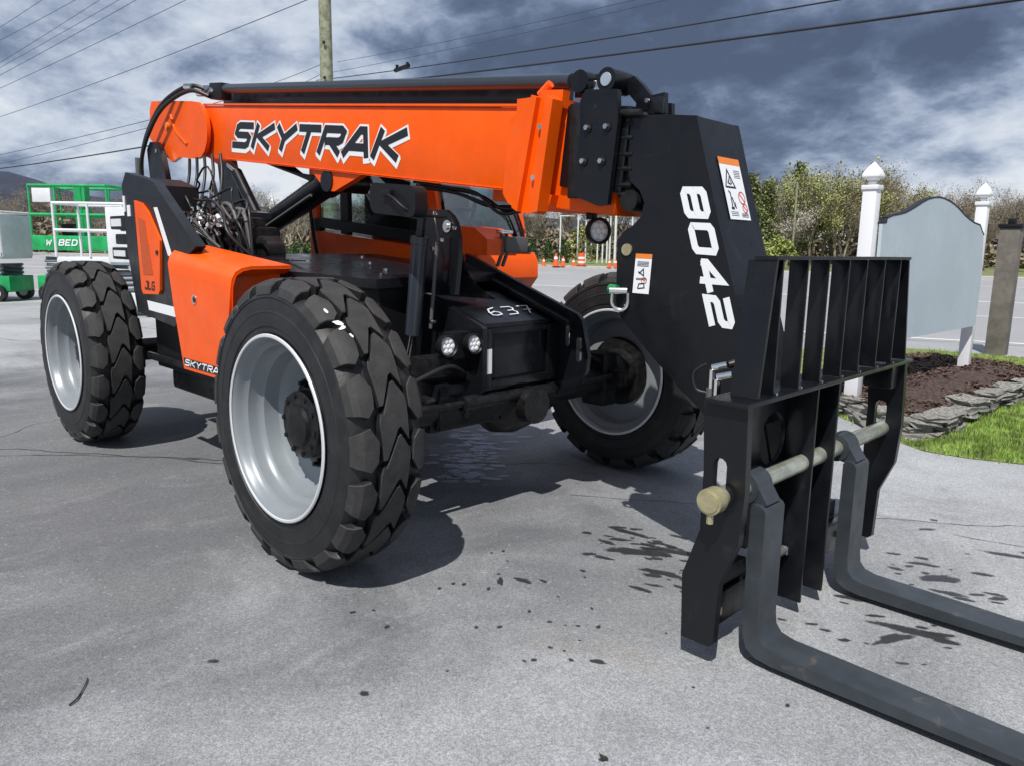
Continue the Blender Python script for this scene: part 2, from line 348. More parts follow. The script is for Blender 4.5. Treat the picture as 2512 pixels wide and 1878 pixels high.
# lettering from strokes
G = {
 'S': [[(.72, 1), (.1, 1), (0, .9), (0, .62), (.1, .52), (.6, .52), (.7, .42), (.7, .1), (.6, 0), (-.02, 0)]],
 'K': [[(0, 0), (0, 1)], [(.74, 1), (.17, .5), (.74, 0)]],
 'Y': [[(0, 1), (.36, .48), (.36, 0)], [(.74, 1), (.36, .48)]],
 'T': [[(-.04, 1), (.74, 1)], [(.35, 1), (.35, 0)]],
 'R': [[(0, 0), (0, 1), (.6, 1), (.7, .9), (.7, .58), (.6, .48), (.16, .48)], [(.32, .46), (.72, 0)]],
 'A': [[(-.05, 0), (.27, 1), (.43, 1), (.75, 0)], [(.1, .3), (.62, .3)]],
 '8': [[(.1, .5), (0, .6), (0, .9), (.1, 1), (.6, 1), (.7, .9), (.7, .6), (.6, .5), (.1, .5)], [(.1, .5), (0, .4), (0, .1), (.1, 0), (.6, 0), (.7, .1), (.7, .4), (.6, .5), (.1, .5)]],
 '0': [[(.1, 0), (0, .1), (0, .9), (.1, 1), (.6, 1), (.7, .9), (.7, .1), (.6, 0), (.1, 0)]],
 '4': [[(.52, 0), (.52, 1), (0, .4), (0, .24)], [(.0, .28), (.78, .28)]],
 '2': [[(0, 1), (.6, 1), (.7, .9), (.7, .6), (.6, .5), (.1, .5), (0, .4), (0, 0), (.72, 0)]],
 '3': [[(0, 1), (.6, 1), (.7, .8), (.6, .55), (.2, .52)], [(.55, .5), (.7, .3), (.6, .03), (0, 0)]],
 '6': [[(.6, 1), (.15, .8), (0, .4), (.05, .08), (.3, 0), (.65, .1), (.65, .35), (.4, .5), (.05, .35)]],
 '7': [[(0, 1), (.75, 1), (.35, 0)], [(.2, .5), (.75, .5)]],
 'J': [[(.2, 1), (.7, 1), (.7, .1), (.6, 0), (.1, 0), (0, .1), (0, .3)]], 'L': [[(0, 1), (0, 0), (.72, 0)]],
 'G': [[(.72, 1), (.1, 1), (0, .9), (0, .1), (.1, 0), (.7, 0), (.7, .5), (.35, .5)]],
 'W': [[(0, 1), (.15, 0), (.35, .7), (.55, 0), (.7, 1)]], 'B': [[(0, 0), (0, 1), (.6, 1), (.68, .75), (.6, .52), (.1, .52)], [(.6, .5), (.7, .25), (.6, 0), (0, 0)]],
 'E': [[(.7, 1), (0, 1), (0, 0), (.7, 0)], [(0, .5), (.55, .5)]], 'D': [[(0, 0), (0, 1), (.5, 1), (.7, .8), (.7, .2), (.5, 0), (0, 0)]],
 'N': [[(0, 0), (0, 1), (.7, 0), (.7, 1)]], 'I': [[(.35, 0), (.35, 1)]],
}
def stroke(bm, pl, hw, f, z):
    n = len(pl); L_ = []; Rr = []
    P = [Vector(p).to_2d() if len(p) > 2 else Vector(p) for p in pl]
    for i in range(n):
        d0 = (P[i] - P[i - 1]).normalized() if i > 0 else None
        d1 = (P[i + 1] - P[i]).normalized() if i < n - 1 else None
        if d0 is None: d0 = d1
        if d1 is None: d1 = d0
        n0 = Vector((-d0.y, d0.x)); n1 = Vector((-d1.y, d1.x)); m_ = (n0 + n1)
        if m_.length < .2: m_ = n0.copy()
        m_.normalize(); k = hw / max(.45, m_.dot(n0))
        e = Vector((0, 0))
        if i == 0: e = -d1 * hw * .0
        L_.append(P[i] + m_ * k + e); Rr.append(P[i] - m_ * k + e)
    for i in range(n - 1):
        vs_ = [bm.verts.new(f(q.x, q.y, z)) for q in (L_[i], L_[i + 1], Rr[i + 1], Rr[i])]
        bm.faces.new(vs_)
def text(name, m, s, org, U, V, N, w, h, gap=.3, sw=.1, shear=.22, parent=None, lift=.002, cap=.0, T=None, gw=.7):
    org, U, V, N = map(Vector, (org, U, V, N)); bm = bmesh.new()
    adv = gw + gap; sx = w / (len(s) * adv - gap); sw *= h; cap *= h
    for i, ch in enumerate(s):
        if ch == ' ': continue
        for j, pl in enumerate(G[ch]):
            pts = [((x + i * adv + shear * y) * sx, y * h) for x, y in pl]
            if (Vector(pts[0]) - Vector(pts[-1])).length < 1e-6:      # closed loop: start mid-edge
                m_ = tuple((Vector(pts[0]) + Vector(pts[1])) / 2); pts = [m_] + pts[1:] + [m_]
            elif cap:
                a, b = Vector(pts[0]), Vector(pts[1]); pts[0] = tuple(a + (a - b).normalized() * cap)
                a, b = Vector(pts[-1]), Vector(pts[-2]); pts[-1] = tuple(a + (a - b).normalized() * cap)
            stroke(bm, pts, sw, lambda x, y, z: org + U * x + V * y + N * z, lift + .0002 * j)
    return finish(bm, name, m, parent, smooth=0, T=T)

# ================================================================ SETTING
def sheet(name, m, pts, z, sub=None):
    bm = bmesh.new(); vs_ = [bm.verts.new((x, y, z)) for x, y in pts]; bm.faces.new(vs_)
    return tag(finish(bm, name, m, smooth=0), kind='structure')
sheet('ground', M['field'], [(-3000, -1500), (1500, -1500), (1500, 3000), (-3000, 3000)], -.035)
t21 = math.tan(R(21)); c21, s21 = math.cos(R(21)), math.sin(R(21))
def rd(s, d, z=0):      # along / across the road (d = distance beyond its near edge)
    return (s * c21 - d * s21, 11.5 + s * s21 + d * c21, z)
sheet('parking_lot', M['asphalt'], [(-75, -45), (45, -45), (45, 11.6 + 45 * t21), (-75, 11.6 - 75 * t21)], 0)
bm = bmesh.new(); bm.faces.new([bm.verts.new(rd(s, d, .004)) for s, d in ((-150, 0), (150, 0), (150, 40), (-150, 40))]); tag(finish(bm, 'road', M['road'], smooth=0), kind='structure')
bm = bmesh.new()
for d0, d1 in ((.3, .42), (13.2, 13.34), (13.5, 13.64), (27, 27.15), (38.6, 38.8)):
    bm.faces.new([bm.verts.new(rd(s, d, .008)) for s, d in ((-120, d0), (120, d0), (120, d1), (-120, d1))])
for k in range(-10, 12):
    bm.faces.new([bm.verts.new(rd(s, d, .008)) for s, d in ((k * 9, 6.6), (k * 9 + 3, 6.6), (k * 9 + 3, 6.72), (k * 9, 6.72))])
tag(finish(bm, 'road_marking', M['paintline'], smooth=0), kind='structure')
bm = bmesh.new(); a_box(bm, (-150, 40, -.03), (150, 40.25, .14)); a_box(bm, (-150, 40.25, -.03), (150, 43.5, .12))
finish_T = Matrix.Translation((0, 11.5, 0)) @ Matrix.Rotation(R(21), 4, 'Z')
tag(finish(bm, 'kerb', M['kerb'], smooth=0, T=finish_T), kind='structure')
bm = bmesh.new(); vs_ = []
for s in range(0, 61):
    x = -150 + s * 5; vs_.append([bm.verts.new(rd(x, d, h + .25 * noise.noise(Vector((x * .05, d * .1, 0))))) for d, h in ((43.5, .1), (47, .15), (60, -.1), (140, .6))])
for i in range(60):
    for j in range(3): bm.faces.new((vs_[i][j], vs_[i + 1][j], vs_[i + 1][j + 1], vs_[i][j + 1]))
tag(finish(bm, 'verge', M['lawn']), kind='structure')
# mountain ridge
bm = bmesh.new(); top = []; bot = []; mid = []
for i in range(90):
    y = -700 + i * 22; dx = -900 - 120 * math.sin(i * .07)
    h = 46 + 26 * math.exp(-((y - 185) / 60) ** 2) + 6 * noise.noise(Vector((y * .01, 0, 0))) + (10 if y < 140 else 0)
    top.append(bm.verts.new((dx, y, h))); mid.append(bm.verts.new((dx + 160, y, h * .45))); bot.append(bm.verts.new((dx + 330, y, -2)))
for i in range(89):
    bm.faces.new((top[i], top[i + 1], mid[i + 1], mid[i])); bm.faces.new((mid[i], mid[i + 1], bot[i + 1], bot[i]))
tag(finish(bm, 'hills', M['forest'], smooth=60), kind='structure')

# cracks, wet marks, pale bluish patches lying on the asphalt
def blob(bm, x, y, a, b, z, rot=0, n=18, rough=.27, sd=0):
    lay = bm.verts.layers.float.get('wet') or bm.verts.layers.float.new('wet')
    cen = bm.verts.new((x, y, z)); cen[lay] = 1; rings = []
    for f, al in ((.72, .85), (1.12, 0)):
        ring = []
        for k in range(n):
            t = 2 * math.pi * k / n; q = 1 + rough * noise.noise(Vector((math.cos(t) * 1.6 + sd * 3.7, math.sin(t) * 1.6 + sd * 1.3, sd))) * 2
            px, py = a * q * f * math.cos(t), b * q * f * math.sin(t)
            v_ = bm.verts.new((x + px * math.cos(rot) - py * math.sin(rot), y + px * math.sin(rot) + py * math.cos(rot), z)); v_[lay] = al; ring.append(v_)
        rings.append(ring)
    for k in range(n):
        bm.faces.new((cen, rings[0][k], rings[0][(k + 1) % n])); bm.faces.new((rings[0][k], rings[1][k], rings[1][(k + 1) % n], rings[0][(k + 1) % n]))
def film(name, col_, rough, amt, sc_):
    m = bpy.data.materials.new(name); m.use_nodes = True; t = m.node_tree; n = t.nodes; b = n['Principled BSDF']; L = t.links.new
    b.inputs['Base Color'].default_value = (*col_, 1); b.inputs['Roughness'].default_value = rough
    at_ = n.new('ShaderNodeAttribute'); at_.attribute_name = 'wet'; tc = n.new('ShaderNodeTexCoord'); ns = n.new('ShaderNodeTexNoise'); ns.inputs['Scale'].default_value = sc_; ns.inputs['Detail'].default_value = 8; ns.inputs['Roughness'].default_value = .7; L(tc.outputs['Object'], ns.inputs[0])
    mr = n.new('ShaderNodeMapRange'); mr.inputs[1].default_value = .3; mr.inputs[2].default_value = .7; mr.inputs[3].default_value = -.55; mr.inputs[4].default_value = .35; L(ns.outputs[0], mr.inputs[0])
    ad = n.new('ShaderNodeMath'); ad.operation = 'ADD'; L(at_.outputs['Fac'], ad.inputs[0]); L(mr.outputs[0], ad.inputs[1])
    m2 = n.new('ShaderNodeMapRange'); m2.inputs[1].default_value = .1; m2.inputs[2].default_value = .65; m2.inputs[4].default_value = amt; L(ad.outputs[0], m2.inputs[0])
    L(m2.outputs[0], b.inputs['Alpha']); return m
M['wet'] = film('wet_film', (.035, .036, .039), .35, .86, 22); M['pale_film'] = film('pale_blue_patches', (.55, .60, .72), .6, .42, 14)
bm = bmesh.new(); rr = random.Random(5); zi = 0
def zz():
    global zi; zi += 1; return .0035 + (zi % 50) * .00004
for (x, y, a, b, r_) in [(1.00, -.02, .17, .05, .6), (.83, -.66, .045, .020, .3), (.77, -.74, .04, .014, 2.4), (.90, -.60, .022, .01, 0), (2.20, .12, .15, .032, .3), (2.16, .0, .10, .035, 1.1), (2.28, .17, .06, .015, .5), (2.12, .74, .09, .04, .7), (2.02, .86, .07, .02, .4),
                         (2.3, 1.3, .16, .02, .35), (2.19, .6, .08, .02, .3), (2.36, .7, .05, .02, .9), (.54, -1.93, .022, .011, .7), (1.07, -1.66, .020, .012, .4), (1.82, -1.35, .016, .01, 1.3), (1.12, .12, .12, .03, .3), (.80, .16, .10, .02, .2),
                         (1.22, -.14, .1, .028, .3), (1.3, -1.0, .012, .007, .3), (1.35, -.98, .008, .006, .3), (-2.05, -.92, .06, .018, .5), (1.48, -.95, .03, .012, .5)]:
    blob(bm, x, y, a, b, zz(), r_, sd=rr.random() * 9)
for k in range(65):
    x = rr.gauss(2.2, .28); y = rr.gauss(.6, .5); s_ = rr.uniform(.005, .028); blob(bm, x, y, s_ * rr.uniform(1, 2.4), s_ * .6, zz(), rr.uniform(.2, .8), n=9, sd=rr.random() * 9)
for k in range(55):
    t = rr.random(); x = .75 + t * .7 + rr.gauss(0, .06); y = .12 + rr.gauss(0, .13) - t * .25; s_ = rr.uniform(.006, .035); blob(bm, x, y, s_ * rr.uniform(1, 2.6), s_ * .6, zz(), rr.uniform(0, .8), n=9, sd=rr.random() * 9)
for k in range(40):
    x = rr.uniform(.5, 2.4); y = rr.uniform(-1.4, -.3); s_ = rr.uniform(.004, .01); blob(bm, x, y, s_ * 1.6, s_, zz(), rr.uniform(0, 3), n=8, sd=rr.random() * 9)
tag(finish(bm, 'wet_patches', M['wet'], smooth=0), 'dark wet spots splashed over the asphalt around the forks', 'puddle', kind='stuff')
bm = bmesh.new(); zi = 0
for k in range(150):  # translucent pale bluish blobs scattered along a band
    t = rr.random(); x = -1.35 + t * 1.0 + rr.gauss(0, .13); y = 1.0 - t * .85 + rr.gauss(0, .13); s_ = rr.uniform(.01, .055)
    blob(bm, x, y, s_ * rr.uniform(1.0, 1.8), s_ * .8, .003 + (k % 60) * .00004, rr.uniform(.5, 1.1), n=9, sd=rr.random() * 9)
tag(finish(bm, 'pale_blue_patches', M['pale_film'], smooth=0), 'pale bluish residue dried on the asphalt behind the front wheel', 'residue', kind='stuff')
bm = bmesh.new()
def crack(a, b, n, amp, w, sd):
    a = Vector(a); b = Vector(b); d = (b - a); nn = Vector((-d.y, d.x)).normalized(); prev = None
    for i in range(n + 1):
        t = i / n; p = a + d * t + nn * amp * noise.noise(Vector((t * 9, sd, 0))) + nn * amp * .3 * noise.noise(Vector((t * 40, sd, 0)))
        ww = w * (.5 + abs(noise.noise(Vector((t * 20, sd + 5, 0)))) * 1.5)
        l, r_ = bm.verts.new((p.x + nn.x * ww, p.y + nn.y * ww, .003)), bm.verts.new((p.x - nn.x * ww, p.y - nn.y * ww, .003))
        if prev: bm.faces.new((prev[0], l, r_, prev[1]))
        prev = (l, r_)
crack((-5.2, -3.2), (-1.1, -.3), 90, .12, .006, 1); crack((-3.6, -2.4), (-.2, .9), 70, .1, .004, 4); crack((-6, 4), (3, 9), 80, .3, .008, 7)
crack((-12, -1), (-3, 2.2), 70, .3, .008, 9); crack((2.0, 1.4), (5.5, 2.2), 40, .06, .003, 11)
crack((-9, -6), (-.5, -2.6), 120, .15, .005, 15); crack((-4.4, -.6), (-2.2, -3.6), 60, .12, .004, 17); crack((.2, .4), (3.6, 2.7), 60, .08, .003, 19); crack((-2, 5), (-14, .5), 90, .2, .008, 23)
tag(finish(bm, 'pavement_cracks', M['crack'], smooth=0), kind='structure')
# lawn around the sign bed
lawn_pts = [(.45, 3.85), (.8, 3.58), (1.13, 3.28), (1.35, 3.14), (1.65, 3.17), (1.95, 3.29), (2.5, 3.55), (3.4, 4.1), (5.5, 5.8), (6.5, 11.2), (3, 10.8), (.65, 10.0), (-.83, 9.75), (-1.9, 8.6), (-1.7, 6.5), (-.6, 4.9)]
bm = bmesh.new(); bm.faces.new([bm.verts.new((x, y, .004)) for x, y in lawn_pts]); bmesh.ops.triangulate(bm, faces=bm.faces)
tag(finish(bm, 'lawn', M['lawn'], smooth=0), kind='structure')
def inside(x, y, pts):
    c = False; j = len(pts) - 1
    for i in range(len(pts)):
        if (pts[i][1] > y) != (pts[j][1] > y) and x < (pts[j][0] - pts[i][0]) * (y - pts[i][1]) / (pts[j][1] - pts[i][1]) + pts[i][0]: c = not c
        j = i
    return c
bed_pts = [(.34, 4.05), (.62, 3.9), (.95, 3.66), (1.12, 3.62), (1.2, 3.9), (1.17, 4.5), (1.2, 5.2), (1.26, 6.0), (1.34, 7.0), (1.1, 7.7), (.4, 8.0), (-.4, 7.6), (-.6, 6.4), (-.2, 5.0)]
gr = random.Random(3); V = []; F = []
def blade(x, y, h, z0=.004):
    a = gr.uniform(0, 6.28); w = gr.uniform(.004, .009); b = gr.uniform(-.5, .5) * h; a2 = gr.uniform(0, 6.28); i = len(V)
    V.extend([(x - w * math.cos(a), y - w * math.sin(a), z0), (x + w * math.cos(a), y + w * math.sin(a), z0), (x + b * math.cos(a2), y + b * math.sin(a2), z0 + h)]); F.append((i, i + 1, i + 2))
cnt = 0
while cnt < 52000:
    x = gr.uniform(-.6, 5); y = 3.1 + abs(gr.gauss(0, 3.2))
    if not inside(x, y, lawn_pts) or inside(x, y, bed_pts): 
        if gr.random() > .02 or not inside(.96 * (x - 1.5) + 1.5, .96 * (y - 6.5) + 6.5, lawn_pts) or inside(x, y, bed_pts): continue
    if y > 10: continue
    cl = .55 + .9 * noise.noise(Vector((x * 2.2, y * 2.2, 3))); h = gr.uniform(.02, .055) * max(.3, .6 + cl * .6)
    blade(x, y, h); cnt += 1
me = bpy.data.meshes.new('grass'); me.from_pydata(V, [], F); me.materials.append(M['grass']); o = bpy.data.objects.new('grass', me); col.objects.link(o)
tag(o, 'short bright green grass around the mulch bed', 'grass', kind='stuff')
# mulch bed
bm = bmesh.new(); N_ = 34; rings = []
cxm, cym = .42, 5.8
for j in range(12):
    f = j / 11; ring = []
    for k in range(len(bed_pts)):
        for q in range(4):
            a = Vector(bed_pts[k]); b = Vector(bed_pts[(k + 1) % len(bed_pts)]); p = a.lerp(b, q / 4)
            p = p.lerp(Vector((cxm, cym)), f * .999 if j < 11 else .98); z = .12 + .09 * math.sin(min(1, f * 2.2) * math.pi / 2) + .035 * noise.noise(Vector((p.x * 7, p.y * 7, 0)))
            ring.append(bm.verts.new((p.x, p.y, z)))
    rings.append(ring)
for j in range(11):
    n = len(rings[j])
    for k in range(n): bm.faces.new((rings[j][k], rings[j][(k + 1) % n], rings[j + 1][(k + 1) % n], rings[j + 1][k]))
bm.faces.new(rings[-1])
tag(finish(bm, 'mulch_bed', M['mulch'], smooth=60), kind='structure')
def bedz(x, y): return .17 + .035 * noise.noise(Vector((x * 7, y * 7, 0)))
V = []; F = []; c = 0
while c < 9000:
    x = gr.uniform(-.6, 1.4); y = gr.uniform(3.6, 8)
    if not inside(x, y, bed_pts): continue
    dmin = min((Vector((x, y)) - Vector(p)).length for p in bed_pts); z = .125 + .08 * min(1, dmin * 1.6) + .035 * noise.noise(Vector((x * 7, y * 7, 0))) + gr.uniform(-.005, .02)
    a = gr.uniform(0, 6.28); l = gr.uniform(.012, .035); w = gr.uniform(.004, .012); tl = gr.uniform(-.5, .5); ca, sa = math.cos(a), math.sin(a); i = len(V)
    V.extend([(x - l * ca - w * sa, y - l * sa + w * ca, z - l * tl), (x + l * ca - w * sa, y + l * sa + w * ca, z + l * tl), (x + l * ca + w * sa, y + l * sa - w * ca, z + l * tl + .004), (x - l * ca + w * sa, y - l * sa - w * ca, z - l * tl + .004)]); F.append((i, i + 1, i + 2, i + 3)); c += 1
me = bpy.data.meshes.new('mulch_chips'); me.from_pydata(V, [], F); me.materials.append(M['chip']); o = bpy.data.objects.new('mulch_chips', me); col.objects.link(o)
tag(o, 'loose brown mulch chips covering the sign bed', 'mulch', kind='stuff')
# stone edging: each stone is a part
wall = empty('stone_wall', (1.1, 3.7, 0), 'low dry stacked stone edging around the brown mulch bed', 'stone edging')
path = [Vector(p) for p in [(.1, 4.35), (.34, 4.08), (.62, 3.88), (.92, 3.62), (1.10, 3.52), (1.22, 3.72), (1.24, 4.1), (1.21, 4.6), (1.24, 5.2), (1.30, 5.9), (1.36, 6.6), (1.42, 7.2), (1.2, 7.8)]]
seglen = [(path[i + 1] - path[i]).length for i in range(len(path) - 1)]
def along(s):
    for i, l in enumerate(seglen):
        if s <= l: d = (path[i + 1] - path[i]).normalized(); return path[i] + d * s, math.atan2(d.y, d.x)
        s -= l
    d = (path[-1] - path[-2]).normalized(); return path[-1], math.atan2(d.y, d.x)
stone_meshes = []
for k in range(14):
    bm = bmesh.new(); bmesh.ops.create_cube(bm, size=1)
    bmesh.ops.subdivide_edges(bm, edges=bm.edges, cuts=1, use_grid_fill=True)
    for v in bm.verts:
        v.co += Vector([gr.uniform(-.09, .09) for _ in range(3)]); v.co.x *= 1 - .15 * abs(v.co.y)
    me = bpy.data.meshes.new('stone'); bm.to_mesh(me); bm.free(); me.materials.append(M['stone']); stone_meshes.append(me)
tot = sum(seglen); zc_ = 0
for course, h in enumerate((.05, .045, .045, .04)):
    s = gr.uniform(0, .1)
    while s < tot - .1:
        l = gr.uniform(.14, .36); p, a = along(s + l / 2)
        if not (course == 3 and gr.random() < .45):
            o = bpy.data.objects.new('stone', gr.choice(stone_meshes)); col.objects.link(o); o.parent = wall
            o.location = (p.x + gr.uniform(-.02, .02) - 1.1, p.y + gr.uniform(-.02, .02) - 3.7, zc_ + h / 2 + gr.uniform(-.004, .004)); o.rotation_euler = (gr.uniform(-.07, .07), gr.uniform(-.07, .07), a + gr.uniform(-.12, .12))
            o.scale = (l * .98, gr.uniform(.15, .24), h * gr.uniform(.85, 1.1))
        s += l
    zc_ += h

# ================================================================ BACKGROUND THINGS
# --- sign with two posts
sg = empty('sign_board', (.54, 5.45, .12), 'blank grey-blue board with curved top hung between two white posts', 'sign')
def sign_post(x, y, top, base, w=.165):
    h = w / 2; bm = bmesh.new(); a_box(bm, (x - h, y - h, base), (x + h, y + h, top - .22))
    finish(bm, 'post', M['vinyl'], sg, bevel=.008)
    bm = bmesh.new(); a_box(bm, (x - h - .012, y - h - .012, top - .245), (x + h + .012, y + h + .012, top - .205)); a_box(bm, (x - h + .03, y - h + .03, top - .2045), (x + h - .03, y + h - .03, top - .165))
    finish(bm, 'post_collar', M['vinyl'], sg, bevel=.006)
    bm = bmesh.new(); prof = [(top - .168, h * .62), (top - .160, h * .60), (top - .150, h * .95), (top - .140, h * 1.22), (top - .125, h * 1.25), (top - .10, h * 1.12), (top - .075, h * .92), (top - .05, h * .64), (top - .025, h * .33), (top - .008, h * .12), (top, .0)]
    rings = []
    for z, r_ in prof: rings.append([bm.verts.new((x + sx * r_, y + sy * r_, z)) for sx, sy in ((-1, -1), (1, -1), (1, 1), (-1, 1))])
    for i in range(len(rings) - 1):
        for k in range(4): bm.faces.new((rings[i][k], rings[i][(k + 1) % 4], rings[i + 1][(k + 1) % 4], rings[i + 1][k]))
    bmesh.ops.remove_doubles(bm, verts=bm.verts, dist=1e-4)
    finish(bm, 'finial', M['vinyl'], sg, bevel=.004)
sign_post(.40, 4.2, 2.25, .1, .120); sign_post(.68, 6.7, 2.23, .15, .112)
pan = [(4.24, 1.71), (4.31, 1.72), (4.32, 1.76), (4.42, 1.785), (4.54, 1.80), (4.66, 1.82), (4.76, 1.85), (4.88, 1.89), (4.99, 1.93), (5.11, 1.965), (5.23, 1.985), (5.35, 1.993), (5.46, 1.985), (5.58, 1.967), (5.70, 1.94), (5.83, 1.90), (5.96, 1.85), (6.10, 1.81), (6.24, 1.78), (6.40, 1.76), (6.47, 1.70), (6.53, 1.66), (6.60, 1.2), (6.60, .68), (4.27, .63)]
TS = Matrix(((1, .112, 0, .47 - .112 * 4.2), (-.0, 1, 0, 0), (0, 0, 1, 0), (0, 0, 0, 1)))
prism('panel', M['panel'], pan, 0, .03, sg, axis='x', T=TS, bevel=.002)
bm = bmesh.new()
o_ = pan[:-1]
for i in range(len(o_) - 1):
    a = Vector((0, *o_[i])); b = Vector((0, *o_[i + 1])); nrm = Vector((0, -(b - a).z, (b - a).y)).normalized()
    if i < 21:
        A = [a + nrm * .001, b + nrm * .001, b + nrm * .014, a + nrm * .014]
        f0 = [bm.verts.new(p + Vector((-.022, 0, 0))) for p in A]; f1 = [bm.verts.new(p + Vector((.033, 0, 0))) for p in A]
        bm.faces.new(f0); bm.faces.new(f1[::-1])
        for k in range(4): bm.faces.new((f0[k], f1[k], f1[(k + 1) % 4], f0[(k + 1) % 4]))
finish(bm, 'edge_trim', M['trimblue'], sg, T=TS, smooth=0)
# --- grey post by road
gp = empty('marker_post', (.26, 10.05, 0), 'brown-grey square post with a dark cap by the road edge', 'post')
bm = bmesh.new(); a_box(bm, (.14, 9.97, 0), (.40, 10.2, 1.84)); finish(bm, 'post', M['brownpost'], gp, bevel=.01)
bm = bmesh.new(); a_box(bm, (.12, 9.95, 1.842), (.42, 10.22, 1.90)); a_box(bm, (.22, 10.02, 1.902), (.32, 10.14, 1.98)); finish(bm, 'cap', M['black_flat'], gp, bevel=.01)
# --- utility pole
up = empty('utility_pole', (-11.85, 6.32, 0), 'weathered round wooden utility pole rising behind the orange boom', 'utility pole')
bm = bmesh.new(); a_tube(bm, [(-11.85, 6.32, 0), (-11.85, 6.32, 5), (-11.85, 6.32, 10.5)], .15, 20, r1=.118); finish(bm, 'pole', M['wood'], up)
bm = bmesh.new(); rod(bm, (-12.5, 5.75, 9.6), (-11.2, 6.9, 9.6), .05, 8); finish(bm, 'crossarm', M['wood'], up)
for sgn in (-1, 1):
    pts = [(-11.85 + sgn * .10, 6.32 + sgn * .09, 7.6), (-11.85 + sgn * .5, 6.32 + sgn * .45, 7.15), (-11.85 + sgn * .85, 6.32 + sgn * .75, 7.5), (-11.85 + sgn * .6, 6.32 + sgn * .55, 8.3)]
    tube('jumper_wire', M['cable'], pts, .008, up)
for z in (3.4, 4.3, 4.9, 5.6, 6.6): box('bolt', M['black_flat'], (-11.74, 6.17, z), (-11.70, 6.21, z + .05), up, bevel=0)
# --- wires
wires = [((-16.73, 9.73, 6.6), (-4.04, 7.28, 5.32), 0.009), ((-16.84, 9.66, 6.33), (-3.59, 7.58, 5.32), 0.009), ((-17.14, 9.27, 6.08), (-0.76, 6.91, 4.58), 0.012), ((-17.45, 8.86, 5.79), (1.11, 6.51, 4.1), 0.018),
 ((-29.49, 4.15, 8.57), (-25.07, 4.62, 8.86), 0.012), ((-29.62, 3.99, 8.08), (-24.75, 5.57, 9.05), 0.012), ((-31.74, 4.24, 7.59), (-24.48, 6.26, 9.22), 0.012), ((-31.8, 4.15, 7.39), (-24.27, 6.81, 9.31), 0.012), ((-33.8, 4.45, 7.4), (-24.06, 7.3, 9.4), 0.014),
 ((-33.94, 4.18, 6.83), (-21.63, 7.97, 9.09), 0.014), ((-38.12, 4.26, 6.14), (-12.46, 6.7, 6.86), 0.014), ((-55.72, 8.33, 6.48), (-33.9, 11.4, 7.2), 0.024), ((-55.78, 8.28, 5.9), (-33.95, 11.4, 6.89), 0.022), ((-55.79, 8.27, 5.74), (-34.07, 11.39, 6.03), 0.035),
 ((-20.31, 7.77, 5.71), (-11.95, 6.33, 5.27), 0.01), ((-19.58, 9.13, 5.98), (-11.95, 6.33, 5.09), 0.009)]
wlab = ['thin cable leaving the wooden pole, uppermost on the right side', 'thin cable second from the top right of the wooden pole', 'medium black cable carrying a dark splice case right of the pole', 'thickest black cable crossing the sky right of the pole, lowest',
 'thin wire cutting the top left corner of the sky, outermost', 'second thin wire from the top left corner of the sky', 'third thin wire from the top left corner of the sky', 'fourth thin wire from the top left corner of the sky', 'fifth thin wire from the top left corner of the sky',
 'sixth thin wire from the top left corner, crossing the dark cloud', 'long thin wire running up to the head of the wooden pole', 'uppermost of three low wires behind the boom rear', 'middle of three low wires behind the boom rear', 'thick dark cable, lowest of the wires at far left',
 'thin wire reaching the wooden pole from the left above the boom', 'lower thin wire reaching the wooden pole from the left']
for i, (a, b, r_) in enumerate(wires):
    a = Vector(a); b = Vector(b); sag = .012 * (b - a).length
    ext = (b - a) * .35
    A = a if i in (14, 15) else a - ext * (.0 if i < 4 else .6); B = b if i in (10, 14, 15) else b + ext
    n = 14; pts = []
    for k in range(n + 1):
        t = k / n; p = A.lerp(B, t); p.z -= sag * 4 * t * (1 - t) * .6; pts.append(p)
    bm = bmesh.new(); org = pts[0].copy(); a_tube(bm, pts, r_ * (.9 if i in (2, 3, 13) else .62), 6)
    o = finish(bm, 'power_cable', M['cable'] if r_ > .011 and i < 4 or i == 13 else M['wirethin'], None, origin=org); tag(o, wlab[i], 'cable', 'overhead cables')
sp = empty('splice_case', (-12.1, 8.5, 5.60), 'small dark splice case hanging on the overhead cable', 'cable box')
bm = bmesh.new(); a_tube(bm, [(-12.42, 8.56, 5.56), (-11.78, 8.46, 5.56)], .05, 10); finish(bm, 'case', M['black_flat'], sp); bm = bmesh.new()
for q in (-12.3, -11.9): a_box(bm, (q - .02, 8.49, 5.55), (q + .02, 8.55, 5.66))
finish(bm, 'hanger', M['black_flat'], sp)

# --- trees
def branch(V, F, p, d, l, r, depth, rg, spread, twig):
    n = 2 if depth > 1 else 1
    q = p; dd = d.copy(); rr0 = r
    for s in range(n):
        nd = (dd + Vector((rg.uniform(-.15, .15), rg.uniform(-.15, .15), rg.uniform(0, .12)))).normalized(); e = q + nd * l / n; r1 = rr0 * .8
        u = nd.cross(Vector((.3, .5, .8))).normalized(); w = nd.cross(u); i = len(V)
        for c, rad in ((q, rr0), (e, r1)):
            for k in range(3):
                a = k * 2.094; V.append(tuple(c + (u * math.cos(a) + w * math.sin(a)) * rad))
        for k in range(3): F.append((i + k, i + (k + 1) % 3, i + 3 + (k + 1) % 3, i + 3 + k))
        q, dd, rr0 = e, nd, r1
        if depth > 0:
            for _ in range(twig[depth] // n):
                az = rg.uniform(0, 6.28); sd_ = Vector((math.cos(az), math.sin(az), rg.uniform(.1, .9))) * spread
                branch(V, F, p.lerp(q, rg.uniform(.45, 1)) if s else q, (dd + sd_).normalized(), l * rg.uniform(.48, .72), rr0 * .55, depth - 1, rg, spread, twig)
    return
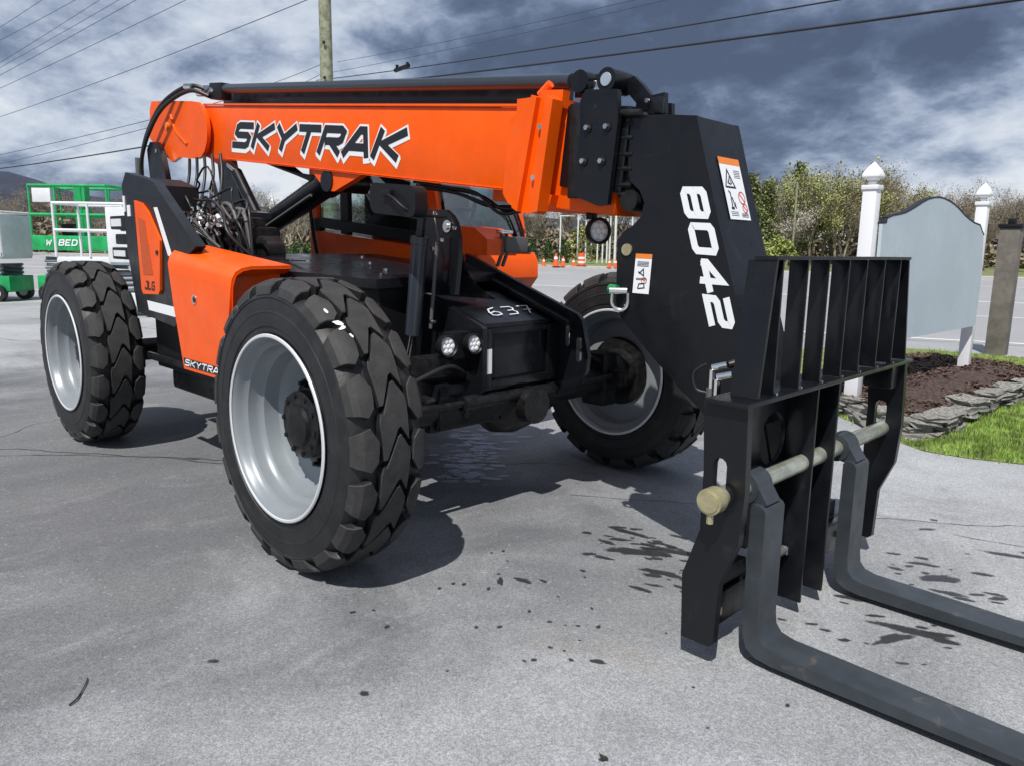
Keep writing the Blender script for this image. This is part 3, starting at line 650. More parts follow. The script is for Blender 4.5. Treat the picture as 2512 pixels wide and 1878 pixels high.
def bare_mesh(seed, h):
    rg = random.Random(seed); V = []; F = []
    branch(V, F, Vector((0, 0, 0)), Vector((0, 0, 1)), h * .42, h * .016, 4, rg, .75, {4: 6, 3: 5, 2: 4, 1: 4, 0: 0})
    zm = max(v[2] for v in V); k = h / zm; V = [(x * k, y * k, z * k) for x, y, z in V]
    me = bpy.data.meshes.new('trunk'); me.from_pydata(V, [], F); return me, V
def leaves(points, n, size, rg, mt, name='crown', jitter=.3):
    V = []; F = []
    for k in range(n):
        p = Vector(rg.choice(points)) + Vector([rg.gauss(0, jitter) for _ in range(3)]); a = Vector([rg.uniform(-1, 1) for _ in range(3)]).normalized(); b = a.cross(Vector((rg.uniform(-1, 1), rg.uniform(-1, 1), 1))).normalized()
        s = size * rg.uniform(.5, 1.3); i = len(V); V += [tuple(p - a * s), tuple(p + b * s * .6), tuple(p + a * s), tuple(p - b * s * .6)]; F.append((i, i + 1, i + 2, i + 3))
    me = bpy.data.meshes.new(name); me.from_pydata(V, [], F); me.materials.append(mt); return me
protos = {}
for k in range(4):
    me, V_ = bare_mesh(20 + k, 10); me.materials.append(M['bark' if k % 2 else 'bark2']); rg = random.Random(k)
    tips = [v for v in V_ if v[2] > 4]
    protos['bare%d' % k] = (me, leaves(tips, 2600, .075, rg, M['brush'], jitter=.22))
    if k < 2: protos['spring%d' % k] = (me, leaves(tips, 2100, .13, rg, M['leaf_olive'], jitter=.3))
me, V_ = bare_mesh(31, 10); me.materials.append(M['bark']); tips = [v for v in V_ if v[2] > 3]
protos['blossom'] = (me, leaves(tips, 3000, .12, random.Random(4), M['blossom'], jitter=.22))
def pine_mesh(seed, h):
    rg = random.Random(seed); pts = []
    for k in range(260):
        t = rg.uniform(.12, 1); r_ = (1 - t) ** .75 * h * .24 * (1 + .35 * noise.noise(Vector((t * 5, seed, k * .05)))); a = rg.uniform(0, 6.28); q = rg.uniform(.3, 1)
        pts.append((r_ * q * math.cos(a), r_ * q * math.sin(a), t * h))
    V = []; F = []; branch(V, F, Vector((0, 0, 0)), Vector((0, 0, 1)), h * .9, h * .018, 0, rg, .8, {1: 8, 0: 0}); me = bpy.data.meshes.new('trunk'); me.from_pydata(V, [], F); me.materials.append(M['bark'])
    return me, leaves(pts, 5200, .17, rg, M['leaf_pine'], jitter=.3)
for k in range(2): protos['pine%d' % k] = pine_mesh(50 + k, 10)
def tree(kind, x, y, z, h, name, label, cat, group, wide=1.0):
    tr, cw = protos[kind]; r_ = empty(name, (x, y, z), label, cat, group); r_.rotation_euler.z = gr.uniform(0, 6.28); s = h / 10; r_.scale = (s * wide, s * wide, s)
    for n_, me in (('trunk', tr), ('crown', cw)):
        o = bpy.data.objects.new(n_, me); col.objects.link(o); o.parent = r_
    return r_
CX, CY = 2.9957, -2.9427
def ray_pos(az, d): return CX + d * math.cos(R(az)), CY + d * math.sin(R(az))
# the wood beyond the road, right of the boom head (azimuth 121 .. 100 deg)
tr = random.Random(11)
GR = 'trees in the wood beyond the road right of the boom'
for k in range(72):
    az = 121.5 - k * .335 + tr.uniform(-.4, .4); d = tr.uniform(84, 118); x, y = ray_pos(az, d)
    base = 10.6 if az > 108 else 8.6
    kind = tr.choice(['bare0', 'bare1', 'bare2', 'spring0', 'spring1', 'spring0', 'spring1', 'pine0' if az > 111 else 'spring1'] if az > 107 else ['bare0', 'bare1', 'bare2', 'bare3'])
    h = (base + tr.uniform(-1.8, 1.2)) * d / 96
    lab = {'b': 'bare brown tree in the wood beyond the road right of the boom', 's': 'spring-green leafing tree in the wood beyond the road right of the boom', 'p': 'dark green pine in the wood beyond the road right of the boom'}[kind[0]]
    nm = {'b': 'bare_tree', 's': 'leafing_tree', 'p': 'pine_tree'}[kind[0]]
    tree(kind, x, y, 0, h, nm, lab, 'tree', GR + {'b': ', bare', 's': ', leafing', 'p': ', pines'}[kind[0]], tr.uniform(.8, 1.1))
for az, d, h, w in ((119.9, 78, 9.6, 1.3), (117.8, 80, 8.6, 1.25), (116.6, 84, 8.2, 1.1)):
    x, y = ray_pos(az, d); tree('pine%d' % (int(az) % 2), x, y, 0, h, 'pine_tree', {119.9: 'tallest green pine at the wood edge, next to the black boom head', 117.8: 'second broad green pine from the boom head at the wood edge', 116.6: 'third smaller green pine from the boom head at the wood edge'}[az], 'tree', 'front pines at the wood edge', w)
x, y = ray_pos(115.2, 76); tree('blossom', x, y, 0, 5.6, 'blossom_tree', 'pale blossoming tree among the green trees beyond the road', 'tree', None, 1.1)
# behind the machine and at far left
for k in range(84):
    az = 170 - k * .57 + tr.uniform(-.3, .3); d = tr.uniform(88, 125); x, y = ray_pos(az, d)
    h = (6.4 if az > 150 else 8.4 if az > 130 else 9.4) + tr.uniform(-1.2, 1.0)
    kind = tr.choice(['bare0', 'bare1', 'bare2', 'bare3'])
    side = 'at far left behind the lifts' if az > 152 else 'seen between boom and chassis' if az > 133 else 'seen below the boom head behind the pale posts'
    tree(kind, x, y, 0, h * d / 100 * (1.0 if az < 150 else 1.12), 'bare_tree', 'bare brown tree ' + side, 'tree', 'bare trees ' + side, tr.uniform(.9, 1.2))
# undergrowth mass
rg = random.Random(9); pts = []
for k in range(1500):
    az = rg.uniform(98, 171); d = rg.uniform(98, 128); x, y = ray_pos(az, d); pts.append((x, y, abs(rg.gauss(0, 1.9)) * (1.1 if az > 107 and az < 122 else .8)))
o = bpy.data.objects.new('undergrowth', leaves(pts, 42000, .42, rg, M['brush'], 'undergrowth', .7)); col.objects.link(o); tag(o, 'brown tangled undergrowth filling the foot of the far woods', 'undergrowth', kind='stuff')
# small bright bushes beyond the road (right) and cone shrubs below boom head
def bush(x, y, z, w, h, mt, n, leaf, name, label, group, cone=False, seed=0):
    rg = random.Random(seed); pts = []
    for k in range(160):
        t = rg.random(); a = rg.uniform(0, 6.28)
        if cone: rr_ = w / 2 * (1 - t) ** .8 * rg.uniform(.75, 1); zz_ = t * h
        else:
            ph = math.asin(min(1, t)); rr_ = w / 2 * math.cos(ph) * rg.uniform(.75, 1) * (1 + .2 * noise.noise(Vector((a, t * 3, seed)))); zz_ = h * .12 + h * .85 * math.sin(ph)
        pts.append((rr_ * math.cos(a), rr_ * math.sin(a), zz_))
    r_ = empty(name, (x, y, z), label, 'shrub', group)
    o = bpy.data.objects.new('foliage', leaves(pts, n, leaf, rg, mt, 'foliage', leaf * .8)); col.objects.link(o); o.parent = r_
    bm = bmesh.new(); a_tube(bm, [(0, 0, 0), (0, 0, h * .8)], w * .03, 6); o = finish(bm, 'stem', M['bark']); o.parent = r_
x, y = ray_pos(117.6, 70); bush(x, y, 0, 3.8, 2.9, M['leaf_bright'], 3400, .14, 'round_bush', 'rounded yellow-green bush in front of the wood, left of the white post', None, seed=2)
x, y = ray_pos(115.6, 71); bush(x, y, 0, 3.4, 2.6, M['leaf_bright'], 3000, .14, 'round_bush', 'second rounded yellow-green bush, nearer the white sign post', None, seed=3)
x, y = ray_pos(119.4, 72); bush(x, y, 0, 2.8, 2.0, M['leaf_olive'], 2200, .13, 'round_bush', 'small olive bush beside the black boom head', None, seed=5)
for i, (x, y) in enumerate(((-48.4, 51.7), (-47.4, 52.9), (-46.3, 53.8))):
    bush(x, y, .1, 1.5, 2.2, M['leaf_dark'], 1700, .08, 'cone_shrub', 'cone shaped dark green shrub, %s of three right of the cab' % ('leftmost', 'middle', 'rightmost')[i], 'cone shrubs by the road', True, 10 + i)
x, y = ray_pos(129.6, 76); bush(x, y, 0, 3.6, 3.6, M['leaf_olive'], 2600, .13, 'round_bush', 'pale green loose bush behind the cone shaped shrubs', None, seed=8)
x, y = ray_pos(150.1, 60); bush(x, y, 0, 3.4, 1.5, M['leaf_dark'], 2400, .10, 'round_bush', 'low clipped green bush seen between chassis and cab', None, seed=12)
# pale posts beyond road
hp = [(-46.4, 53.5, 4.5, 1), (-45.1, 54.6, 4.6, 0), (-44.5, 55.1, 4.1, 0), (-44.1, 55.5, 3.9, 0), (-43.6, 55.8, 4.2, 0), (-43.2, 56.1, 4.4, 0), (-42.9, 56.4, 4.3, 0), (-42.7, 56.6, 4.5, 0), (-42.3, 56.9, 4.9, 2), (-41.0, 57.8, 4.7, 0), (-40.2, 58.4, 4.4, 0), (-39.4, 58.9, 4.5, 0)]
for x, y, h, kd in hp:
    lab = 'pale thin post in the row beyond the road, below the boom head' if kd == 0 else 'pale post with a side arm, leftmost beyond the road' if kd == 1 else 'thicker pale post with a square head beyond the road'
    r_ = empty('pale_post', (x, y, .1), lab, 'post', 'row of pale posts beyond the road' if kd == 0 else None); bm = bmesh.new()
    a_tube(bm, [(x, y, .1), (x, y, h)], .075 if kd < 2 else .12, 8); finish(bm, 'post', M['whitepaint'], r_); bm = bmesh.new()
    if kd == 1: a_box(bm, (x - .05, y - .05, h + .001), (x + 1.1, y + .8, h + .10))
    elif kd == 2: a_box(bm, (x - .25, y - .2, h + .001), (x + .25, y + .2, h + .35))
    else: a_box(bm, (x - .09, y - .09, h + .001), (x + .09, y + .09, h + .05))
    finish(bm, 'post_cap', M['whitepaint'], r_, smooth=0)
r_ = empty('street_lamp', (-29.4, 68, 0), 'slender wooden lamp pole standing in front of the green wood', 'street lamp')
x, y = ray_pos(114.7, 74); r_.location = (x, y, 0); bm = bmesh.new(); a_tube(bm, [(x, y, 0), (x, y, 7.6)], .11, 8, r1=.08); finish(bm, 'pole', M['wood'], r_); bm = bmesh.new(); a_box(bm, (x - .9, y - .12, 7.5), (x - .1, y + .1, 7.66)); finish(bm, 'lamp_arm', M['wood'], r_)
# barrels and cones on the far kerb
def cone_thing(x, y, z, h, kind, label, group):
    r_ = empty('traffic_barrel' if kind else 'traffic_cone', (x, y, z), label, 'barrel' if kind else 'traffic cone', group)
    T = Matrix.Translation((x, y, z)) @ Matrix.Rotation(R(90), 4, 'X')
    if kind:
        zs = [0, .24, .40, .56, .72, 1.0]
        for i in range(5):
            bm = bmesh.new(); a0, a1 = zs[i] * h, zs[i + 1] * h; rr_ = h * .30 * (1 - .04 * i); a_lathe(bm, [(a0, 0), (a0, rr_), (a1, rr_ * .97), (a1, 0)], T, 14)
            finish(bm, 'band' if i else 'body', M['barrelwhite'] if i in (1, 3) else M['barrel'], r_)
        bm = bmesh.new(); a_lathe(bm, [(0, 0), (0, h * .42), (h * .06, h * .42), (h * .06, 0)], T, 12); finish(bm, 'base', M['black_flat'], r_)
    else:
        bm = bmesh.new(); a_lathe(bm, [(.03, h * .26), (h * .95, h * .06), (h, 0)], T, 12); finish(bm, 'body', M['barrel'], r_)
        bm = bmesh.new(); a_lathe(bm, [(h * .55, h * .168), (h * .75, h * .128)], T, 12); finish(bm, 'band', M['barrelwhite'], r_)
        bm = bmesh.new(); a_box(bm, (x - h * .3, y - h * .3, z), (x + h * .3, y + h * .3, z + .04)); finish(bm, 'base', M['barrel'], r_)
for (x, y, h, kd, lab) in [(-36.6, 39.5, .62, 0, 'orange cone just right of the orange cab'), (-36.1, 39.9, .62, 0, 'second orange cone right of the cab'), (-35.5, 40.6, .95, 0, 'tall orange cone, third right of the cab'), (-35.1, 41.0, .75, 0, 'small orange cone, fourth right of the cab'), (-34.5, 41.5, .6, 0, 'low faded cone left of the striped barrel'),
                           (-34.4, 42.3, 1.0, 1, 'orange and white striped barrel below the boom head'), (-31.7, 42.3, .62, 0, 'orange cone left of the boom head plate'), (-31.3, 42.5, .62, 0, 'middle orange cone beside the boom head plate'), (-30.8, 42.7, .62, 0, 'faded cone closest to the boom head plate')]:
    cone_thing(x, y, .12, h, kd, lab, None)
x, y = ray_pos(104.1, 40); cone_thing(x, y, .0, 1.25, 1, 'tall orange and white barrel right of the white sign post', None)
x, y = ray_pos(111.4, 50); cone_thing(x, y, .0, 1.0, 1, 'orange barrel seen through the fourth gap of the backrest', None)
x, y = ray_pos(112.6, 50); cone_thing(x, y, .0, 1.0, 1, 'orange barrel seen through the third gap of the backrest', None)
x, y = ray_pos(99.3, 40); cone_thing(x, y, .12, 1.0, 1, 'orange barrel beside the brown-grey post at the right edge', None)
# church
ch = empty('church', (-118, 64, 0), 'white church with a pointed steeple seen through the gap in the machine', 'church')
bm = bmesh.new(); a_box(bm, (-121, 61.2, 0), (-119, 63.9, 4.8)); finish(bm, 'tower', M['whitepaint'], ch, smooth=0)
bm = bmesh.new(); T = Matrix.Translation((-120, 62.5, 4.8)) @ Matrix.Rotation(R(90), 4, 'X'); a_lathe(bm, [(0, 2.0), (2.0, 1.1), (4.2, .22), (6.0, .02)], T, 4); finish(bm, 'steeple', M['whitepaint'], ch, smooth=0)
bm = bmesh.new(); a_box(bm, (-127, 64, 0), (-118, 70, 4.2)); finish(bm, 'nave', M['whitepaint'], ch, smooth=0)
prism('roof', M['roof'], [(63.7, 4.201), (70.3, 4.201), (67, 6.6)], -127.2, -117.8, ch, axis='x', bevel=0)
for k in range(3): box('window', M['seat'], (-118.0 - .02, 64.8 + k * 1.8, 1.4), (-117.95, 65.5 + k * 1.8, 3.2), ch, bevel=0)
# ================================================================ SCISSOR LIFTS (left)
def scissor_lift(x, y, rz, label, paint, mesh_rail, cage_h, has_panel, textstr, ext=False, L=2.2, W_=1.05, deck=1.05, chassis=None, panelmat=None):
    r_ = empty('scissor_lift', (0, 0, 0), label, 'scissor lift', 'scissor lifts parked at left')
    T = Matrix.Translation((x, y, 0)) @ Matrix.Rotation(rz, 4, 'Z'); r_.location = (x, y, 0)
    cm = chassis or paint
    def F(name, m_, boxes, bevel=.01):
        bm = bmesh.new()
        for lo, hi in boxes: a_box(bm, lo, hi)
        return finish(bm, name, m_, r_, bevel=bevel, T=T)
    F('chassis', cm, [((-L / 2, -W_ / 2 + .12, .22), (L / 2, W_ / 2 - .12, .46)), ((-L / 2 - .05, -W_ / 2 + .1, .25), (-L / 2 + .25, W_ / 2 - .1, .62)), ((L / 2 - .25, -W_ / 2 + .1, .25), (L / 2 + .05, W_ / 2 - .1, .60))])
    for sx in (-1, 1):
        for sy in (-1, 1):
            bm = bmesh.new(); TT = T @ Matrix.Translation((sx * (L / 2 - .22), sy * (W_ / 2 - .06), .2)); a_lathe(bm, [(-.07, 0), (-.07, .2), (.07, .2), (.07, 0)], TT, 20)
            w = finish(bm, 'wheel', M['rubber'], r_)
            bm = bmesh.new(); a_lathe(bm, [(-.075, 0), (-.075, .11), (.075, .11), (.075, 0)], TT, 16); finish(bm, 'wheel_hub', M['whitepaint'], w)
    # folded scissor arms
    for k in range(4):
        z0 = .50 + k * (deck - .62) / 4; bm = bmesh.new()
        for sy in (-1, 1):
            for d in (0, 1):
                a = Vector((-L / 2 + .15, sy * (W_ / 2 - .2 + .05 * d), z0 + (0 if d else .07))); b = Vector((L / 2 - .15, sy * (W_ / 2 - .2 + .05 * d), z0 + (.07 if d else 0)))
                a_tube(bm, [a, b], .035, 4)
        finish(bm, 'scissor_arm', M['grey'], r_, T=T)
    F('platform', paint, [((-L / 2, -W_ / 2, deck), (L / 2, W_ / 2, deck + .14))])
    rail = []
    top = deck + cage_h
    for z in (top, deck + .14 + (cage_h - .14) * .5):
        bm = bmesh.new()
        pts = [(-L / 2, -W_ / 2, z), (L / 2, -W_ / 2, z), (L / 2, W_ / 2, z), (-L / 2, W_ / 2, z)]
        for i in range(4): rod(bm, pts[i], pts[(i + 1) % 4], .036 if ext else .028, 8)
        finish(bm, 'guard_rail', paint, r_, T=T)
    for px in (-L / 2, -L / 2 + L / 3, L / 2 - L / 3, L / 2):
        for sy in (-1, 1):
            bm = bmesh.new(); rod(bm, (px, sy * W_ / 2, deck + .14), (px, sy * W_ / 2, top), .024, 8); finish(bm, 'rail_post', paint, r_, T=T)
    if ext:
        F('mast_panel', paint, [((-.05, -W_ / 2 + .3, deck + .14), (.22, -W_ / 2 + .5, top + .02))])
        F('toe_board', paint, [((-L / 2, -W_ / 2 - .03, deck - .02), (L / 2, -W_ / 2 - .005, deck + .32))])
        F('toe_board', paint, [((-L / 2 - .03, -W_ / 2, deck - .02), (-L / 2 - .005, W_ / 2, deck + .32))])
        F('control_box', M['whitepaint'], [((-L / 2 + .1, -W_ / 2 - .03, top - .38), (-L / 2 + .55, -W_ / 2 + .1, top - .06))])
        F('generator_box', M['black_flat'], [((-L / 2 + .35, .0, deck + .145), (-L / 2 + .75, .4, deck + .6))])
    if has_panel:
        p = F('side_panel', panelmat or M['whitepaint'], [((L / 2 - has_panel, -W_ / 2 - .035, deck + .05), (L / 2, -W_ / 2 - .01, top - .06))])
        q = F('end_panel', panelmat or M['whitepaint'], [((L / 2 + .01, -W_ / 2, deck + .05), (L / 2 + .03, W_ / 2, top - .06))])
    if textstr:
        TT = T; s_, side, ox, oz, w_, h_, mm = textstr
        if side == 'end': text('lettering', mm, s_, (L / 2 + .033, ox, oz), (0, 1, 0), (0, 0, 1), (1, 0, 0), w_, h_, sw=.12, parent=r_, T=TT)
        else: text('lettering', mm, s_, (ox, -W_ / 2 - .04, oz), (1, 0, 0), (0, 0, 1), (0, -1, 0), w_, h_, sw=.12, parent=r_, T=TT)
    return r_
LI = True
scissor_lift(-19.2, .95, R(44), 'white platform scissor lift on a green base at the far left edge', M['whitepaint'], 0, 1.08, 1.5, ('JLG', 'side', .15, 1.68, .55, .14, M['letterblack']), L=2.3, W_=1.1, deck=1.0, chassis=M['greenpaint'], panelmat=M['whitepaint'])
scissor_lift(-17.35, 2.98, R(40), 'green scissor lift with a tall open green cage and white lettering', M['greenpaint'], 0, 1.46, 0, ('W BED', 'side', -.60, 1.34, .75, .12, M['white']), ext=True, L=1.9, W_=1.1, deck=1.24, panelmat=M['greenpaint'])
scissor_lift(-13.2, 2.35, R(46), 'white scissor lift with a railed platform just behind the rear tyre', M['whitepaint'], 0, 1.15, .95, ('JLG', 'side', .30, 1.66, .36, .11, M['letterblack']), L=1.95, W_=.9, deck=1.0, chassis=M['whitepaint'])

# ================================================================ TELEHANDLER
TH = empty('telehandler', (0, 0, 0), 'orange and black telescopic handler with lowered boom, big lugged tyres and pallet forks', 'telehandler')
RT = .655; TW = .337; YR = -1.374 + TW / 2; YL = 1.351 - TW / 2; WB = 3.08
# ---- wheel prototype -------------------------------------------------
def surf(s):
    a = abs(s); sg_ = 1 if s >= 0 else -1
    tab = [(0, 0, RT, 0, 1), (.115, .115, RT - .003, .05, 1), (.145, .143, RT - .012, .42, .9), (.175, .165, RT - .034, .8, .6), (.215, .1755, RT - .073, 1, .1)]
    for i in range(len(tab) - 1):
        if a <= tab[i + 1][0] or i == len(tab) - 2:
            t = (a - tab[i][0]) / (tab[i + 1][0] - tab[i][0]); v = [tab[i][k] * (1 - t) + tab[i + 1][k] * t for k in range(1, 5)]; break
    l = math.hypot(v[2], v[3]); return v[0] * sg_, v[1], v[2] / l * sg_, v[3] / l
def lugmap(u, s, h):
    y, r_, ny, nr = surf(s); t = u / RT; r_ += h * nr; return (r_ * math.cos(t), y + h * ny, r_ * math.sin(t))
NL = 19; PT = 2 * math.pi * RT / NL
GP = .080      # half groove, in pitches
Cg = [(-.060, -.34), (-.046, -.34), (.008, .20), (.024, .24), (.060, -.02)]
Cb = [(s, u - .5 + GP) for s, u in Cg] + [(.066, .26)] + [(s, u + .5 - GP) for s, u in Cg[::-1]] + [(-.068, -.06)]
Sb = [(-.212, -.31), (-.150, -.35), (-.118, -.40), (-.088, -.24), (-.082, -.02), (-.082, .14), (-.116, .40), (-.150, .35), (-.212, .27)]
def lug_part(poly, V, F, du, ds=0):
    bm = bmesh.new(); f = bm.faces.new([bm.verts.new((s, u * PT, 0)) for s, u in poly])
    for c in (-.175, -.145, -.115, -.04, 0, .04, .115, .145, .175):
        bmesh.ops.bisect_plane(bm, geom=list(bm.verts) + list(bm.edges) + list(bm.faces), plane_co=(c, 0, 0), plane_no=(1, 0, 0))
    for c in (-.08, 0, .08):
        bmesh.ops.bisect_plane(bm, geom=list(bm.verts) + list(bm.edges) + list(bm.faces), plane_co=(0, c, 0), plane_no=(0, 1, 0))
    bm.normal_update()
    cen = Vector((sum(s for s, u in poly) / len(poly), sum(u for s, u in poly) / len(poly) * PT, 0))
    top = {}; base = len(V)
    def put(co, h, infl):
        d = (co - cen); l = d.length or 1; q = co + d / l * infl
        V.append((q.y + du, q.x + ds, h)); return len(V) - 1
    for v in bm.verts: top[v] = put(v.co, 0, 0)
    for f in bm.faces: F.append([top[v] for v in f.verts])
    m1 = {}; m2 = {}
    for e in bm.edges:
        if len(e.link_faces) == 1:
            for v in e.verts:
                if v not in m1: m1[v] = put(v.co, -.004, .003); m2[v] = put(v.co, -.048, .004)
    for e in bm.edges:
        if len(e.link_faces) == 1:
            a, b = e.verts
            F.append([top[a], top[b], m1[b], m1[a]]); WALL.append(len(F)); F.append([m1[a], m1[b], m2[b], m2[a]])
    bm.free()
V0 = []; F0 = []; WALL = []
lug_part(Cb, V0, F0, 0)
lug_part(Sb, V0, F0, PT * .46)
lug_part([(-s, -u) for s, u in Sb], V0, F0, PT * .30)
Vt = []; Ft = []
for k in range(NL):
    b = len(Vt)
    for u, s, h in V0: Vt.append(lugmap(u + k * PT, s, h))
    for f in F0: Ft.append([i + b for i in f])
# carcass
bm = bmesh.new()
for v in Vt: bm.verts.new(v)
bm.verts.ensure_lookup_table()
ws = set(WALL)
for q, f in enumerate(Ft):
    bm.faces.new([bm.verts[i] for i in f]).material_index = 0 if q % len(F0) in ws else 1
prof = [(-.150, .392), (-.163, .405), (-.172, .425), (-.1715, .445), (-.1765, .449), (-.1775, .47), (-.1778, .505), (-.1795, .508), (-.1793, .513), (-.177, .516), (-.176, .54), (-.171, .568), (-.175, .572), (-.1715, .582), (-.158, .592), (-.138, .604), (-.11, .6115), (0, .613)]
prof = prof + [(-a, r_) for a, r_ in prof[-2::-1]]
nf = len(bm.faces); a_lathe(bm, prof, None, 72)
bm.faces.ensure_lookup_table()
for f in bm.faces[nf:]: f.material_index = 0
bmesh.ops.recalc_face_normals(bm, faces=bm.faces)
tyre_me = bpy.data.meshes.new('tyre'); bm.to_mesh(tyre_me); bm.free(); tyre_me.materials.append(M['rubber']); tyre_me.materials.append(M['tread'])
for p in tyre_me.polygons: p.use_smooth = True
tyre_me.set_sharp_from_angle(angle=R(23))
def lathe_me(name, prof, mt, seg=72, extra=None, sharp=30):
    bm = bmesh.new(); a_lathe(bm, prof, None, seg)
    if extra: extra(bm)
    bmesh.ops.recalc_face_normals(bm, faces=bm.faces); me = bpy.data.meshes.new(name); bm.to_mesh(me); bm.free(); me.materials.append(mt)
    for p in me.polygons: p.use_smooth = True
    me.set_sharp_from_angle(angle=R(sharp)); return me
rim_me = lathe_me('rim', [(-.150, .386), (-.166, .398), (-.176, .412), (-.181, .412), (-.183, .405), (-.176, .397), (-.160, .386), (-.142, .382), (-.128, .374), (-.118, .362), (-.080, .357), (-.062, .350), (-.050, .336), (-.005, .330), (.018, .322), (.034, .302), (.042, .27), (.046, .20), (.047, .10),
      (.060, .10), (.060, .27), (.052, .305), (.050, .336), (.080, .345), (.118, .352), (.128, .368), (.142, .382), (.160, .386), (.176, .397), (.183, .405), (.181, .412), (.176, .412), (.166, .398), (.150, .386), (.10, .370), (0, .352), (-.10, .370), (-.150, .386)], M['rim'])
hub_scale = 1.12
edge_me = lathe_me('rim_edge', [(-.1825, .399), (-.1865, .403), (-.1865, .412), (-.181, .4165), (-.176, .413)], M['rimedge'])
def hub_extra(bm):
    for k in range(8):
        a = 2 * math.pi * (k + .5) / 8; c = Vector((.165 * math.cos(a), 0, .165 * math.sin(a)))
        a_tube(bm, [c + Vector((0, .047, 0)), c + Vector((0, -.002, 0))], .016, 6); a_tube(bm, [c + Vector((0, -.002, 0)), c + Vector((0, -.022, 0))], .009, 6)
    for k in range(10):
        a = 2 * math.pi * k / 10; c = Vector((.118 * math.cos(a), 0, .118 * math.sin(a))); a_tube(bm, [c + Vector((0, -.052, 0)), c + Vector((0, -.064, 0))], .010, 6)
hub_me = lathe_me('hub', [(.0465, .185), (.040, .188), (.020, .150), (-.010, .146), (-.012, .138), (-.050, .136), (-.055, .128), (-.058, .085), (-.075, .080), (-.080, .05), (-.080, 0)], M['dark'], 32, hub_extra)
def hub_in_extra(bm):
    for k in range(12):
        a = 2 * math.pi * k / 12; c = Vector((.15 * math.cos(a), 0, .15 * math.sin(a))); a_tube(bm, [c + Vector((0, .06, 0)), c + Vector((0, .085, 0))], .012, 6)
hubin_me = lathe_me('inner_hub', [(.0605, .215), (.066, .215), (.068, .21), (.075, .225), (.075, .185), (.085, .15), (.13, .14), (.17, .13), (.20, .10), (.24, .09), (.24, 0)], M['dark'], 28, hub_in_extra)
for v in hub_me.vertices: v.co.x *= hub_scale; v.co.z *= hub_scale
wsrc = None
def place_wheel(x, y, flip, roll):
    w = bpy.data.objects.new('wheel', rim_me); col.objects.link(w); w.parent = TH; w.location = (x, y, RT); w.rotation_euler = (0, roll, math.pi if flip else 0); w.rotation_mode = 'XYZ'
    for n_, me in (('tyre', tyre_me), ('rim_edge', edge_me), ('hub', hub_me), ('inner_hub', hubin_me)):
        o = bpy.data.objects.new(n_, me); col.objects.link(o); o.parent = w
        if n_ == 'rim_edge':
            pass
    o = bpy.data.objects.new('rim_edge', edge_me); col.objects.link(o); o.parent = w; o.rotation_euler = (0, 0, math.pi)
    return w
wFR = place_wheel(0, YR, False, .12); place_wheel(-WB, YR, False, .75); place_wheel(0, YL, True, .5); place_wheel(-WB, YL, True, .2)
# white labels left on the front tyre tread
bm = bmesh.new()
for (th0, s0, sz, rot) in ((.60, -.128, .013, .2), (.715, -.112, .020, .9), (.755, -.106, .017, 1.9), (.82, -.085, .011, .4)):
    pts = []
    for k in range(11):
        a = 2 * math.pi * k / 11; q = sz * (1 + .7 * noise.noise(Vector((math.cos(a) * 2, math.sin(a) * 2, th0 * 30)))); pu = q * math.cos(a); ps = q * .5 * math.sin(a)
        th_ = th0 + (pu * math.cos(rot) - ps * math.sin(rot)) / RT; y_, r_, ny_, nr_ = surf(s0 + pu * math.sin(rot) + ps * math.cos(rot))
        rr_ = r_ + .003 * nr_; pts.append(bm.verts.new((rr_ * math.sin(th_), YR + y_ + .003 * ny_, RT + rr_ * math.cos(th_))))
    bm.faces.new(pts); finish(bm, 'label_scrap', M['white'], TH, smooth=0); bm = bmesh.new()
bm.free()

# ---- chassis
prism('chassis', M['black'], [(-4.0, .62), (-4.0, 1.10), (-3.4, 1.22), (-.6, 1.10), (-.22, 1.165), (.135, 1.035), (.135, .70), (.02, .58), (-.5, .52), (-3.4, .56)], -.275, .275, TH, bevel=.008)
prism('side_plate', M['black'], [(-.62, 1.12), (-.40, 1.20), (-.25, 1.188), (.165, 1.056), (.19, 1.04), (.19, .74), (.10, .60), (-.35, .52), (-.60, .60)], -.315, -.285, TH, bevel=.004)
prism('tower_plate', M['black'], [(-.34, 1.62), (-.30, 1.645), (-.11, 1.64), (-.06, 1.61), (-.03, 1.575), (-.005, 1.50), (-.002, 1.40), (-.03, 1.20), (-.34, 1.20)], -.315, -.285, TH, bevel=.004)
bm = bmesh.new(); fr = spline([(-.002, -.284, 1.42), (.0, -.262, 1.34), (-.022, -.20, 1.286), (-.044, -.10, 1.222), (-.04, 0, 1.165)], 5); bk = [Vector((-.10 - .0 * i, p.y, 1.16 - .0 * i)) for i, p in enumerate(fr)]
for d_off in (0, -.02):
    rows_ = [[bm.verts.new((p.x + d_off, p.y, p.z)) for p in fr], [bm.verts.new((-.20 + d_off * .5, -.290, 1.42 + (1.19 - 1.42) * i / (len(fr) - 1))) for i, p in enumerate(fr)]]
    for i in range(len(fr) - 1): bm.faces.new((rows_[0][i], rows_[0][i + 1], rows_[1][i + 1], rows_[1][i]))
finish(bm, 'tower_gusset', M['black'], TH, smooth=60)
plate_holes('side_plate', M['black'], [(-.62, 1.41), (.31, 1.095), (.345, 1.06), (.395, .87), (.385, .78), (.30, .665), (.20, .63), (-.4, .55), (-.62, .62)], [slot(.33, .90, .04, .14), slot(.245, .97, .03, .12)], .285, .315, TH)
box('plate_flange', M['black'], (-.60, .316, 1.0), (-.57, .36, 1.38), TH)
bm = bmesh.new()   # folded rail on the inside of the left plate
